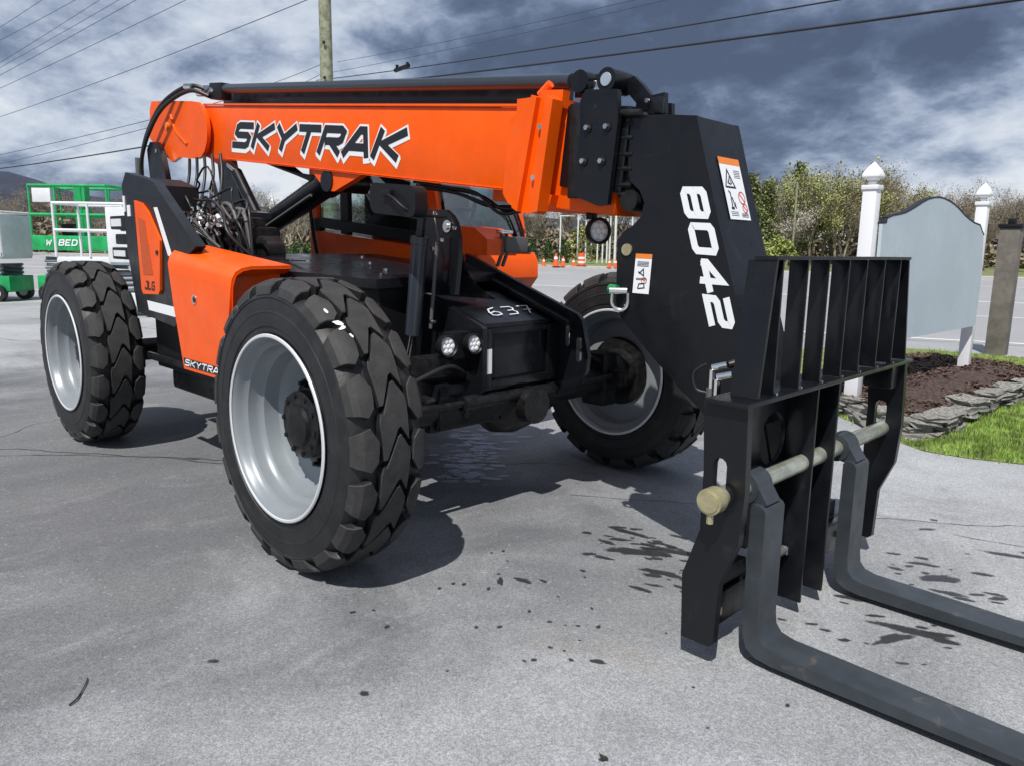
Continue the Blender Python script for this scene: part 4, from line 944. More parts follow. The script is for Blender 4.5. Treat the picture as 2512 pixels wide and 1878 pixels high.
a_prism(bm, [(-.60, 1.36), (.29, 1.058), (.29, 1.035), (-.60, 1.335)], .22, .2845); finish(bm, 'plate_rail', M['black'], TH, bevel=.003)
# top plate and front face of the frame
prism('frame_top', M['black'], [(-.25, 1.195), (.165, 1.062), (.165, 1.04), (-.25, 1.172)], -.284, .2195, TH, bevel=.004)
box('frame_front', M['black'], (.136, -.27, .74), (.150, .27, 1.034), TH, bevel=.003)
bm = bmesh.new()
for lo, hi in (((.151, -.284, .72), (.175, -.235, 1.035)), ((.151, .20, .72), (.175, .284, 1.035)), ((.151, -.234, 1.005), (.175, .199, 1.038)), ((.151, -.234, .72), (.175, .199, .762))): a_box(bm, lo, hi)
finish(bm, 'front_rim', M['black'], TH, bevel=.004)
UT = Vector((-.952, 0, .305))
for i_, c_ in enumerate('637'): text('chalk_digit', M['chalk'], c_, (.090, -.15 + i_ * .125, 1.090), (0, 1, 0), UT, (.305, 0, .952), .080, .105, sw=.045, parent=TH, lift=.003)
# belly and axle
bm = bmesh.new(); rod(bm, (0, -.98, .615), (0, .98, .615), .085); T = Matrix.Translation((0, .05, .60)) ; a_lathe(bm, [(-.22, 0), (-.22, .09), (-.12, .17), (0, .19), (.12, .17), (.22, .09), (.22, 0)], T, 28); a_tube(bm, [(-.3, .05, .6), (.2, .05, .60), (.24, .05, .6)], .10, 18)
finish(bm, 'front_axle', M['dark'], TH)
bm = bmesh.new(); rod(bm, (-WB, -.98, .635), (-WB, .98, .635), .085); a_lathe(bm, [(-.22, 0), (-.22, .09), (0, .2), (.22, .09), (.22, 0)], Matrix.Translation((-WB, 0, .60)), 24); finish(bm, 'rear_axle', M['dark'], TH)
bm = bmesh.new(); rod(bm, (.15, -.42, .66), (.15, .42, .66), .04); rod(bm, (.15, .42, .66), (.13, .86, .66), .018); rod(bm, (.15, -.42, .66), (.13, -.86, .66), .018); finish(bm, 'steering_cylinder', M['dark'], TH)
for s_ in (-1, 1):
    bm = bmesh.new(); a_box(bm, (-.09, s_ * .90 - .07, .46), (.09, s_ * .90 + .07, .80)); a_box(bm, (.05, s_ * .90 - .03, .60), (.19, s_ * .90 + .05, .70)); finish(bm, 'steering_knuckle', M['dark'], TH, bevel=.02)
    bm = bmesh.new(); a_tube(bm, spline([(.1, s_ * .35, .80), (.14, s_ * .5, .86), (.10, s_ * .68, .80), (.05, s_ * .86, .74)], 6), .011, 8); finish(bm, 'brake_hose', M['hose'], TH)
box('axle_frame', M['black'], (-.30, -.52, .515), (.095, .34, .76), TH, bevel=.02)
box('axle_frame_rib', M['black'], (.0955, -.12, .53), (.125, -.09, .735), TH)
box('belly_plate', M['dark'], (-.32, -.55, .50), (.05, .12, .64), TH, bevel=.02)
bm = bmesh.new(); rod(bm, (.06, -.34, .585), (.10, -.34, .585), .02); finish(bm, 'drain_plug', M['dark'], TH)
bm = bmesh.new(); a_tube(bm, [(.096, .10, .62), (.135, .10, .62), (.15, .10, .62)], .10, 24, r1=.085); finish(bm, 'axle_cover', M['dark'], TH)
box('bolt_head', M['chrome'], (.11, .06, .715), (.135, .085, .735), TH, bevel=.004); box('bolt_head', M['zinc'], (.10, -.22, .665), (.13, -.19, .69), TH, bevel=.004)
# LED lamps
def led(x, y, z, r_, yaw=0, bracket=None):
    T = Matrix.Translation((x, y, z)) @ Matrix.Rotation(R(90) + yaw, 4, 'Z')  # lathe axis -> +x side is local -y
    T = Matrix.Translation((x, y, z)) @ Matrix.Rotation(yaw, 4, 'Z') @ Matrix.Rotation(R(90), 4, 'Z')
    bm = bmesh.new(); a_lathe(bm, [(.05, 0), (.05, r_ * .6), (.02, r_ * 1.02), (-.022, r_ * 1.08), (-.026, r_ * 1.0), (-.020, r_ * .9), (-.012, r_ * .86), (-.012, 0)], T, 28)
    b = finish(bm, 'work_lamp', M['black_flat'], TH)
    bm = bmesh.new(); a_lathe(bm, [(-.0121, r_ * .84), (-.0123, 0)], T, 24); finish(bm, 'reflector', M['reflector'], b)
    bm = bmesh.new()
    for k in range(7):
        a = k * math.pi / 3; c = (0, 0) if k == 6 else (r_ * .52 * math.cos(a), r_ * .52 * math.sin(a))
        a_lathe(bm, [(-.0125, r_ * .27), (-.020, r_ * .20), (-.0225, 0)], T @ Matrix.Translation((c[0], 0, c[1])), 12)
    finish(bm, 'lens', M['led'], b)
    return b
# orientation: local -Y of the lathe points to +X
led(.12, -.50, .96, .053); led(.155, -.355, .965, .050); led(.70, -.05, 1.535, .058, R(-20))
box('lamp_bracket', M['black_flat'], (.02, -.44, .88), (.10, -.31, 1.02), TH)
box('lamp_bracket', M['black_flat'], (.64, -.07, 1.59), (.68, -.03, 1.66), TH)
box('lamp_mount', M['dark'], (-.05, -.60, .80), (.07, -.29, .90), TH, bevel=.015)
def decal(name, org, U, V, w, h, parent, head=.14, kind=0, T=None):
    org, U, V = Vector(org), Vector(U).normalized(), Vector(V).normalized(); N = U.cross(V)
    def q(bm, x0, y0, x1, y1, z): bm.faces.new([bm.verts.new(org + U * a + V * b + N * z) for a, b in ((x0, y0), (x1, y0), (x1, y1), (x0, y1))])
    bm = bmesh.new(); q(bm, 0, 0, w, h, .0015); d = finish(bm, name, M['white'], parent, smooth=0, T=T)
    bm = bmesh.new(); q(bm, 0, h * (1 - head), w, h, .002); finish(bm, 'decal_header', M['decalorange'], parent, smooth=0, T=T)
    bm = bmesh.new(); zq = .0025
    if kind == 1:   # large warning: triangle, figure, red rings
        L_ = lambda pts, hw: stroke(bm, [(x * w, y * h) for x, y in pts], hw * w, lambda a, b, z: org + U * a + V * b + N * z, zq)
        L_([(.10, .52), (.55, .52), (.30, .80), (.09, .515)], .022)
        L_([(.22, .58), (.30, .66), (.27, .58), (.38, .57)], .018); L_([(.34, .70), (.37, .62), (.42, .58)], .014)
        L_([(.16, .18), (.30, .18)], .03); L_([(.22, .20), (.24, .42), (.17, .46)], .022); L_([(.28, .36), (.34, .22), (.40, .18)], .02); L_([(.38, .20), (.38, .28)], .015)
        for i in range(5): L_([(.60, .80 - i * .028), (.90, .80 - i * .028)], .006)
        for i in range(3): L_([(.10, .12 - i * .028), (.45, .12 - i * .028)], .006); 
        for i in range(3): L_([(.60, .10 - i * .024), (.92, .10 - i * .024)], .008)
    else:
        L_ = lambda pts, hw: stroke(bm, [(x * w, y * h) for x, y in pts], hw * w, lambda a, b, z: org + U * a + V * b + N * z, zq)
        for i in range(4): L_([(.15, .80 - i * .035), (.85, .80 - i * .035)], .015)
        L_([(.25, .55), (.60, .45), (.55, .62), (.3, .5)], .03); L_([(.3, .12), (.7, .15), (.65, .26), (.35, .24), (.3, .12)], .03)
        for i in range(2): L_([(.15, .38 - i * .03), (.8, .38 - i * .03)], .015)
    finish(bm, 'decal_print', M['letterblack'], parent, smooth=0, T=T)
    bm = bmesh.new()
    for (cx_, cy_, r_) in (((.76, .36, .15), (.82, .19, .11)) if kind == 1 else ((.65, .33, .16),)):
        pts = [(cx_ * w + r_ * w * math.cos(a), cy_ * h + r_ * w * math.sin(a)) for a in [2 * math.pi * k / 16 for k in range(17)]]
        stroke(bm, pts, w * .016, lambda a, b, z: org + U * a + V * b + N * z, .0025)
        stroke(bm, [(cx_ * w - r_ * w * .7, cy_ * h + r_ * w * .7), (cx_ * w + r_ * w * .7, cy_ * h - r_ * w * .7)], w * .014, lambda a, b, z: org + U * a + V * b + N * z, .0029)
    finish(bm, 'decal_rings', M['decalred'], parent, smooth=0, T=T)
    return d
bm = bmesh.new(); bm.faces.new([bm.verts.new(p) for p in ((.178, -.278, .80), (.178, -.238, .80), (.178, -.238, .93), (.178, -.278, .93))]); st = finish(bm, 'lamp_sticker', M['white'], TH, smooth=0)
# ---- levelling cylinder, tower fittings
bm = bmesh.new(); rod(bm, (-.155, -.45, 1.46), (-.215, -.45, .985), .043); rod(bm, (-.150, -.45, 1.50), (-.155, -.45, 1.462), .048); lc = finish(bm, 'levelling_cylinder', M['cylinder'], TH)
bm = bmesh.new(); rod(bm, (-.12, -.45, 1.66), (-.15, -.45, 1.50), .022); finish(bm, 'cylinder_head', M['black'], lc)
bm = bmesh.new(); rod(bm, (-.215, -.45, .985), (-.27, -.45, .80), .019); finish(bm, 'piston_rod', M['chrome'], lc)
bm = bmesh.new(); rod(bm, (-.09, -.385, 1.47), (-.145, -.385, 1.02), .010); finish(bm, 'feed_pipe', M['hosegrey'], lc)
bm = bmesh.new(); rod(bm, (-.085, -.325, 1.555), (-.085, -.318, 1.555), .032); rod(bm, (-.085, -.335, 1.555), (-.085, -.326, 1.555), .018); finish(bm, 'pivot_pin', M['chrome'], TH)
for p in ((-.03, -.318, 1.545), (-.07, -.40, 1.49), (-.05, -.39, 1.485), (-.11, -.40, 1.44), (-.14, -.39, 1.06), (-.12, -.38, 1.055), (-.10, -.39, 1.62)):
    box('fitting', M['chrome'], (p[0] - .010, p[1] - .008, p[2] - .010), (p[0] + .010, p[1] + .008, p[2] + .010), TH, bevel=.004)
tube('hose', M['hose'], [(-.10, -.40, 1.62), (-.07, -.41, 1.56), (-.06, -.40, 1.48)], .010, TH)
# mirror
rp_ = []
for cx_, cy_, a0 in ((.035, 1.722, 0), (-.245, 1.722, 90), (-.245, 1.662, 180), (.035, 1.662, 270)): rp_ += [(cx_ + .045 * math.cos(R(a0 + q * 22.5)), cy_ + .045 * math.sin(R(a0 + q * 22.5))) for q in range(5)]
mr_ = prism('mirror', M['black_flat'], rp_, -.66, -.585, TH, bevel=.018)
for v in mr_.data.vertices: v.co.z -= (v.co.x + .31) * .09
tube('mirror_arm', M['black_flat'], [(-.13, -.672, 1.70), (-.05, -.69, 1.675), (.02, -.66, 1.62), (.03, -.55, 1.60), (-.03, -.37, 1.60)], .008, mr_)
box('mirror_clamp', M['black_flat'], (-.16, -.685, 1.69), (-.09, -.662, 1.72), mr_)

# ---- boom
AL = R(6.57); BT = Matrix.Translation((-3.2, 0, 2.13)) @ Matrix.Rotation(AL, 4, 'Y')
bm = bmesh.new(); a_box(bm, (-.72, -.2, 0), (3.585, .2, .392)); boom = finish(bm, 'boom', M['orange'], TH, bevel=.012, T=BT)
bm = bmesh.new(); a_box(bm, (-.05, -.212, .3935), (3.58, -.19, .407)); finish(bm, 'boom_lip', M['orange'], boom, bevel=.003, T=BT)
bm = bmesh.new(); a_box(bm, (-.0, -.207, -.004), (3.585, -.17, -.001)); finish(bm, 'boom_seam', M['orange'], boom, T=BT)
bm = bmesh.new(); a_box(bm, (-.1, -.02, .3925), (3.6, .06, .512)); finish(bm, 'boom_rib', M['black'], boom, bevel=.004, T=BT)  # black paint stands in for the tube's shade on an orange web
# collar at the front
bm = bmesh.new(); a_prism(bm, [(3.46, -.02), (3.50, -.06), (3.56, -.085), (3.60, -.10), (3.72, -.095), (3.745, -.08), (3.77, .42), (3.72, .445), (3.56, .43), (3.50, .425), (3.505, .36), (3.46, .33)], -.232, -.201)
a_prism(bm, [(3.56, -.08), (3.60, -.095), (3.655, .43), (3.62, .44)], -.262, -.2325); a_prism(bm, [(3.70, -.095), (3.745, -.08), (3.77, .42), (3.725, .435)], -.275, -.2325)
a_prism(bm, [(3.50, -.08), (3.74, -.08), (3.76, .0), (3.52, -.0)], -.20, .232); a_prism(bm, [(3.52, .393), (3.76, .393), (3.76, .43), (3.52, .43)], -.20, .232); a_prism(bm, [(3.50, .0), (3.745, .0), (3.76, .42), (3.50, .42)], .201, .232)
collar = finish(bm, 'boom_collar', M['orange'], boom, bevel=.004, T=BT)
for s_, t_ in ((3.683, .30), (3.672, .07)):
    bm = bmesh.new(); a_tube(bm, [(s_, -.2325, t_), (s_, -.252, t_)], .014, 6); finish(bm, 'bolt', M['chrome'], collar, T=BT) if False else finish(bm, 'bolt', M['chrome'], boom, T=BT)
bm = bmesh.new(); a_tube(bm, [(3.60, -.18, .45), (3.66, -.18, .50)], .02, 8); a_box(bm, (3.62, -.2, .43), (3.76, -.15, .47)); finish(bm, 'collar_lug', M['orange'], boom, T=BT)
bm = bmesh.new(); a_tube(bm, [(.35 + k * .012, -.2005, .0045 + .0008 * (k % 3)) for k in range(258)], .0035, 6); finish(bm, 'weld_bead', M['orange'], boom, T=BT)
# rear pivot plates
po = [(-4.17, 2.60), (-4.12, 2.655), (-3.81, 2.625), (-3.30, 2.562), (-3.20, 2.545), (-3.12, 2.50), (-3.06, 2.43), (-3.035, 2.34), (-3.05, 2.24), (-3.10, 2.165), (-3.17, 2.125), (-3.26, 2.115), (-3.60, 2.15), (-3.75, 2.12), (-3.98, 2.23), (-4.21, 2.35)]
prism('pivot_plate', M['orange'], po, -.262, -.232, boom, bevel=.008)
prism('pivot_plate', M['orange'], [(-4.28, 2.30), (-4.30, 2.66), (-3.9, 2.63), (-3.5, 2.55), (-3.4, 2.2), (-3.9, 2.15)], .201, .235, boom, bevel=.008)
bm = bmesh.new(); a_tube(bm, spline([(-3.72, -.262, 2.50), (-3.66, -.264, 2.40), (-3.58, -.264, 2.33), (-3.42, -.264, 2.24)], 6), .012, 8); finish(bm, 'plate_rib', M['orange'], boom)
bm = bmesh.new(); rod(bm, (-3.80, -.2625, 2.42), (-3.80, -.275, 2.42), .03); finish(bm, 'pivot_bolt', M['decalorange'], boom)
# lettering on the boom side
LW = dict(parent=boom, T=BT, gap=.28, shear=.26)
text('lettering_outline', M['white'], 'SKYTRAK', (.47, -.2005, .105), (1, 0, 0), (0, 0, 1), (0, -1, 0), 2.04, .150, sw=.235, cap=.19, lift=.0008, **LW)
text('lettering_shadow', M['white'], 'SKYTRAK', (.475, -.2005, .092), (1, 0, 0), (0, 0, 1), (0, -1, 0), 2.04, .150, sw=.235, cap=.19, lift=.0018, **LW)
text('lettering', M['letterblack'], 'SKYTRAK', (.47, -.2005, .112), (1, 0, 0), (0, 0, 1), (0, -1, 0), 2.04, .142, sw=.172, cap=.12, lift=.0032, **LW)
# extension cylinder on top
bm = bmesh.new(); a_tube(bm, [(-.08, -.1, .532), (3.72, -.1, .522)], .035, 24); ec = finish(bm, 'extension_cylinder', M['cylinder'], TH, T=BT)
bm = bmesh.new(); a_box(bm, (-.10, -.14, .45), (.12, -.05, .575)); finish(bm, 'cylinder_end', M['black_flat'], ec, T=BT, bevel=.01)
# rear hose pair
def hoses(name, mt, base, offs, r_):
    for i, o_ in enumerate(offs):
        tube('hose', mt, [(p[0] + o_[0], p[1] + o_[1], p[2] + o_[2]) for p in base], r_, TH)
rear = [(-3.28, -.12, 2.655), (-3.42, -.22, 2.70), (-3.72, -.31, 2.60), (-4.02, -.33, 2.42), (-4.22, -.33, 2.22), (-4.26, -.33, 2.02), (-4.12, -.35, 1.86), (-3.7, -.45, 1.84), (-3.3, -.55, 1.80), (-2.9, -.62, 1.66)]
hoses('hose', M['hose'], rear, [(0, 0, 0), (.06, -.03, -.05)], .017)
for k, p in enumerate([(-3.32, -.14, 2.68), (-3.36, -.18, 2.64), (-3.27, -.12, 2.64), (-3.45, -.24, 2.695), (-3.22, -.13, 2.655)]):
    bm = bmesh.new(); rod(bm, p, (p[0] + .08, p[1] + .02, p[2] - .008), .024, 8); finish(bm, 'hose_fitting', M['chrome'], TH)
bm = bmesh.new(); a_tube(bm, [(-4.24, -.36, 2.18), (-4.25, -.36, 2.02)], .03, 8); finish(bm, 'hose_sleeve', M['hosegrey'], TH)
# rear black risers
for y0, y1 in ((-.335, -.29), (.29, .335)):
    prism('riser_plate', M['black'], [(-4.10, 2.24), (-4.02, 2.30), (-3.90, 2.29), (-3.80, 2.21), (-3.70, 1.92), (-3.45, 1.20), (-4.05, 1.15), (-4.06, 1.9)], y0, y1, TH, bevel=.006)
box('riser_bolt', M['chrome'], (-3.90, -.345, 2.20), (-3.87, -.336, 2.23), TH, bevel=.003)
# underside hoses of the boom
for dy, dz in ((0, 0), (.03, .012), (-.02, .02), (.05, -.01)):
    tube('hose', M['hose'], [(-.62, -.1 + dy, 1.80 + dz), (-.31, -.1 + dy, 1.755 + dz), (-.08, -.1 + dy, 1.695 + dz * 2), (.08, -.1 + dy, 1.655 - dz), (.22, -.1 + dy, 1.65 - dz), (.36, -.09 + dy, 1.70)], .0085, TH)
for k in range(6): tube('hose', M['hose'], [(-2.3 + k * .01, -.15 + k * .03, 2.03), (-1.95, -.12 + k * .03, 1.94 - .01 * k), (-1.6, -.1 + k * .03, 1.90), (-1.45, -.1 + k * .03, 1.94)], .010, TH)
# lift cylinder
bm = bmesh.new(); rod(bm, (-3.0, -.08, 1.42), (-1.62, -.08, 1.855), .085); lift_c = finish(bm, 'lift_cylinder', M['black'], TH)
bm = bmesh.new(); rod(bm, (-1.62, -.08, 1.855), (-1.46, -.08, 1.90), .098); a_tube(bm, [(-1.44, -.2, 1.86), (-1.44, .1, 1.86)], .07, 16); finish(bm, 'cylinder_head', M['black'], lift_c)
bm = bmesh.new(); rod(bm, (-2.5, -.16, 1.53), (-1.7, -.16, 1.78), .010); finish(bm, 'feed_pipe', M['hosegrey'], lift_c)
prism('cylinder_bracket', M['orange'], [(-1.66, 1.955), (-1.02, 1.885), (-1.36, 1.79), (-1.46, 1.80)], -.19, -.14, TH, bevel=.005)
bm = bmesh.new(); rod(bm, (-2.92, -.15, 2.06), (-2.76, -.15, 1.99), .025); sl = finish(bm, 'slave_rod', M['chrome'], TH)
bm = bmesh.new(); rod(bm, (-2.78, -.16, 1.99), (-2.38, -.16, 1.56), .042); finish(bm, 'slave_cylinder', M['black'], TH)

# inner boom and head
bm = bmesh.new(); a_box(bm, (3.3, -.150, -.062), (4.10, .150, .40)); finish(bm, 'inner_boom', M['orange'], TH, bevel=.01, T=BT)
bm = bmesh.new(); a_box(bm, (3.775, -.175, .04), (4.14, .175, .405)); finish(bm, 'boom_nose', M['black'], TH, bevel=.01, T=BT)
hp_ = prism('head_plate', M['black'], [(.71, 2.10), (.74, 2.145), (.915, 2.125), (.925, 2.0), (.885, 1.645), (.83, 1.640), (.70, 1.685), (.69, 1.72), (.715, 1.98)], -.222, -.195, TH, bevel=.004)
prism('head_plate', M['black'], [(.71, 2.10), (.74, 2.145), (.915, 2.125), (.925, 2.0), (.885, 1.645), (.83, 1.640), (.70, 1.685)], .195, .222, TH, bevel=.004)
box('head_pad', M['dark'], (.63, -.2, 1.68), (.70, -.176, 2.10), TH)
for x, z in ((.76, 1.98), (.868, 1.975), (.742, 1.838), (.845, 1.832)):
    bm = bmesh.new(); rod(bm, (x, -.2225, z), (x, -.228, z), .022, 16); finish(bm, 'washer', M['black_flat'], hp_)
    bm = bmesh.new(); a_tube(bm, [(x, -.2285, z), (x, -.240, z)], .012, 6); finish(bm, 'bolt', M['chrome'], hp_)
bm = bmesh.new(); rod(bm, (.80, -.2225, 2.065), (.80, -.2235, 2.065), .010, 10); finish(bm, 'bolt_hole', M['letterblack'], hp_)
# top rollers / eyes
bm = bmesh.new(); a_tube(bm, [(.80, -.155, 2.19), (.80, -.01, 2.19)], .052, 28); ro = finish(bm, 'end_roller', M['black'], TH)
bm = bmesh.new(); a_lathe(bm, [(-.002, .030), (-.006, .028), (-.006, 0)], Matrix.Translation((.80, -.155, 2.19)), 24); finish(bm, 'roller_cap', mat('pale_cap', (.42, .50, .58), .35, metal=.4), ro)
bm = bmesh.new(); a_tube(bm, [(.64, -.15, 2.205), (.64, .05, 2.205)], .05, 24); a_prism(bm, [(.60, 2.14), (.60, 2.22), (.64, 2.256), (.68, 2.22), (.68, 2.13)], -.13, .0); finish(bm, 'cylinder_eye', M['black'], TH, bevel=.004)
bm = bmesh.new(); a_box(bm, (.66, -.07, 2.205), (.76, -.02, 2.245)); finish(bm, 'eye_link', M['black_flat'], TH, bevel=.01)
bm = bmesh.new(); a_box(bm, (.68, -.12, 2.15), (.75, -.06, 2.205)); finish(bm, 'chrome_rod', M['chrome'], TH, bevel=.01)
prism('head_bracket', M['black'], [(.85, 2.14), (.84, 2.20), (.88, 2.21), (.93, 2.165), (.975, 2.115), (1.045, 2.12), (1.05, 2.035), (.93, 2.03), (.90, 2.09)], -.06, -.03, TH, bevel=.003)
prism('head_bracket', M['black'], [(.80, 2.05), (.83, 2.15), (.90, 2.12), (.99, 2.03), (.99, 1.98), (.86, 1.99)], .05, .09, TH, bevel=.003)
box('head_bracket', M['black'], (.98, -.09, 2.03), (1.05, -.061, 2.10), TH)
for p in ((.99, -.10, 2.085), (.965, -.10, 2.03), (.985, -.10, 2.028), (.86, -.13, 2.125), (.88, -.16, 2.07)):
    bm = bmesh.new(); a_tube(bm, [p, (p[0], p[1] - .014, p[2])], .010, 8); finish(bm, 'fitting', M['chrome'], TH)
bm = bmesh.new()
for z in (1.99, 1.93, 1.86, 1.80, 1.73, 1.69): a_tube(bm, [(.90, -.165, z), (.97, -.165, z - .004)], .012, 8)
a_box(bm, (.885, -.15, 1.68), (.975, .15, 2.02)); a_tube(bm, [(.86, -.19, 2.035), (1.02, -.19, 2.02)], .016, 10)
finish(bm, 'head_hinge', M['dark'], TH)
bm = bmesh.new(); a_tube(bm, [(.975, -.19, 1.66), (.975, .17, 1.66)], .045, 20); finish(bm, 'head_pin', M['dark'], TH)
# gooseneck
gn_o = [(.955, 2.02), (1.13, 2.005), (1.28, 1.985), (1.335, 1.80), (1.41, 1.56), (1.49, 1.315), (1.60, .98), (1.66, .78), (1.705, .60), (1.70, .34), (1.63, .29), (1.58, .34), (1.56, .50), (1.50, .66), (1.38, .79), (1.27, .87), (1.10, 1.01), (.945, 1.15), (.915, 1.22), (.91, 1.48), (.935, 1.525), (.99, 1.555), (1.03, 1.59), (1.045, 1.65), (1.02, 1.70), (.965, 1.745), (.95, 1.80)]
gn = empty('dummy', (0, 0, 0)); bpy.data.objects.remove(gn)
gn = prism('gooseneck', M['black'], gn_o, -.172, -.15, TH, bevel=.003)
gn2 = prism('gooseneck_side', M['black'], gn_o, .15, .172, gn, bevel=.003)
bm = bmesh.new()
F_ = [(1.28, 1.983), (1.335, 1.80), (1.41, 1.56), (1.49, 1.315), (1.60, .98), (1.66, .78)]
inn = [(x - .02, z) for x, z in F_]
a_prism(bm, F_ + inn[::-1], -.1495, .1495); finish(bm, 'gooseneck_face', M['black'], gn, bevel=0)
bm = bmesh.new(); a_prism(bm, [(.96, 2.018), (1.26, 1.983), (1.26, 1.965), (.96, 2.0)], -.1495, .1495); finish(bm, 'gooseneck_top', M['black'], gn)
# 8042, reading downwards
d_ = Vector((.185, 0, -.58)).normalized(); up_ = Vector((.56, 0, .19)).normalized(); up_ = (up_ - d_ * up_.dot(d_)).normalized()
kw = dict(parent=gn, gap=.32, shear=.22)
o0 = Vector((1.235, -.173, 1.695))
text('number', M['white'], '8042', o0, d_, up_, (0, -1, 0), .560, .088, sw=.165, cap=.12, lift=.0015, **kw)
# stickers on the gooseneck
decal('warning_decal', (1.005, -.1725, 1.262), (1, 0, -.02), (.06, 0, 1), .086, .172, gn, head=.12)
fs = Vector((1.41 - 1.335, 0, 1.56 - 1.80)).normalized()
decal('warning_decal', Vector((1.405, -.078, 1.578)) + Vector((.002, 0, .001)), (0, 1, 0), -fs, .172, .265, gn, head=.11, kind=1)
bm = bmesh.new(); rod(bm, (.968, -.173, 1.45), (.968, -.183, 1.45), .026); finish(bm, 'pivot_pin', M['zinc'], gn)
# shackle with green collar
bm = bmesh.new(); a_tube(bm, [(.90, -.20, 1.275), (.94, -.20, 1.273)], .022, 12); sh = finish(bm, 'shackle_pin', M['greencap'], TH)
bm = bmesh.new(); a_tube(bm, [(.915, -.225, 1.27), (.975, -.175, 1.27)], .017, 12); finish(bm, 'shackle_bolt', M['chrome'], sh)
bm = bmesh.new(); a_tube(bm, spline([(.925, -.215, 1.255), (.925, -.215, 1.215), (.94, -.205, 1.19), (.965, -.19, 1.185), (.985, -.18, 1.205), (.985, -.178, 1.26)], 6), .0085, 8); finish(bm, 'shackle', M['chrome'], sh)

# ---- hood over the front wheel (orange)
st_ = [(-1.40, -.96, -1.2, -1.2, .73, .73), (-1.445, -.88, -1.2, -1.2, .90, .90), (-1.50, -.785, -1.2, -1.2, 1.10, 1.08), (-1.535, -.752, -1.2, -1.2, 1.27, 1.22), (-1.553, -.745, -1.196, -1.194, 1.33, 1.27), (-1.56, -.742, -1.18, -1.175, 1.375, 1.305), (-1.56, -.74, -1.15, -1.14, 1.405, 1.325), (-1.56, -.74, -1.10, -1.09, 1.425, 1.335), (-1.56, -.74, -.98, -.86, 1.44, 1.338)]
bm = bmesh.new(); rows = []
for xb, xf, yb, yf, zb, zf in st_:
    rows.append([bm.verts.new((xb + (xf - xb) * t, yb + (yf - yb) * t, zb + (zf - zb) * t)) for t in [k / 8 for k in range(9)]])
for i in range(len(rows) - 1):
    for k in range(8): bm.faces.new((rows[i][k], rows[i][k + 1], rows[i + 1][k + 1], rows[i + 1][k]))
bmesh.ops.recalc_face_normals(bm, faces=bm.faces)
ex = bmesh.ops.solidify(bm, geom=bm.faces, thickness=.018)
hood = finish(bm, 'hood', M['orange'], TH, smooth=40)
bm = bmesh.new(); prev = None       # folded wheel-arch lip
lip = [(-.745, -1.196, 1.10), (-.742, -1.19, 1.23), (-.740, -1.17, 1.288), (-.738, -1.13, 1.312), (-.738, -1.0, 1.316), (-.738, -.865, 1.32)]
for x, y, z in lip:
    a = bm.verts.new((x, y, z)); b = bm.verts.new((x - .10, y + .03, z - .03))
    if prev: bm.faces.new((prev[0], a, b, prev[1]))
    prev = (a, b)
finish(bm, 'arch_lip', M['orange'], hood)
box('arch_liner', M['orange'], (-.90, -1.17, .95), (-.88, -.85, 1.29), hood)
bm = bmesh.new(); rod(bm, (-1.20, -1.2005, 1.14), (-1.20, -1.204, 1.14), .027, 20); lk = finish(bm, 'lock_ring', M['chrome'], hood)
bm = bmesh.new(); rod(bm, (-1.195, -1.2045, 1.14), (-1.195, -1.206, 1.14), .018, 16); finish(bm, 'lock_slot', M['letterblack'], hood)
bm = bmesh.new(); bm.faces.new([bm.verts.new(p) for p in ((-1.385, -1.2015, .748), (-.90, -1.2015, .748), (-.89, -1.2015, .796), (-1.398, -1.2015, .796))]); finish(bm, 'lettering_band', M['letterblack'], hood, smooth=0)
text('lettering', M['white'], 'SKYTRAK', (-1.375, -1.2018, .756), (1, 0, 0), (0, 0, 1), (0, -1, 0), .50, .032, gap=.28, sw=.13, cap=.06, parent=hood, lift=.001)
# deck behind
dk = [(-1.62, -.95), (-.78, -.84), (-.33, -.60), (-.30, -.40), (-.33, .30), (-1.62, .30)]
bm = bmesh.new()
zt = [1.385, 1.305, 1.275, 1.285, 1.30, 1.39]
A = [bm.verts.new((x, y, z)) for (x, y), z in zip(dk, zt)]; B = [bm.verts.new((x, y, z - .05)) for (x, y), z in zip(dk, zt)]
bm.faces.new(A); bm.faces.new(B[::-1])
for i in range(6): bm.faces.new((A[i], B[i], B[(i + 1) % 6], A[(i + 1) % 6]))
bmesh.ops.triangulate(bm, faces=[f for f in bm.faces if len(f.verts) > 4]); deck = finish(bm, 'deck', M['black'], TH, bevel=0, smooth=10)
bm = bmesh.new(); a_prism(bm, [(-1.60, -.90), (-.80, -.80), (-.36, -.56), (-.36, -.32), (-1.60, -.32)], .80, 1.235, axis='z'); finish(bm, 'deck_skirt', M['black_flat'], TH, bevel=.01)
bm = bmesh.new(); a_box(bm, (-1.35, -.62, 1.352), (-1.0, -.60, 1.36)); finish(bm, 'deck_handle', M['chrome'], deck)
for x, y, z in ((-.9, -.25, 1.34), (-.6, -.35, 1.31), (-.42, -.50, 1.292), (-1.2, -.1, 1.37)): box('deck_bolt', M['chrome'], (x - .01, y - .01, z - .01), (x + .01, y + .01, z + .012), deck, bevel=.003)

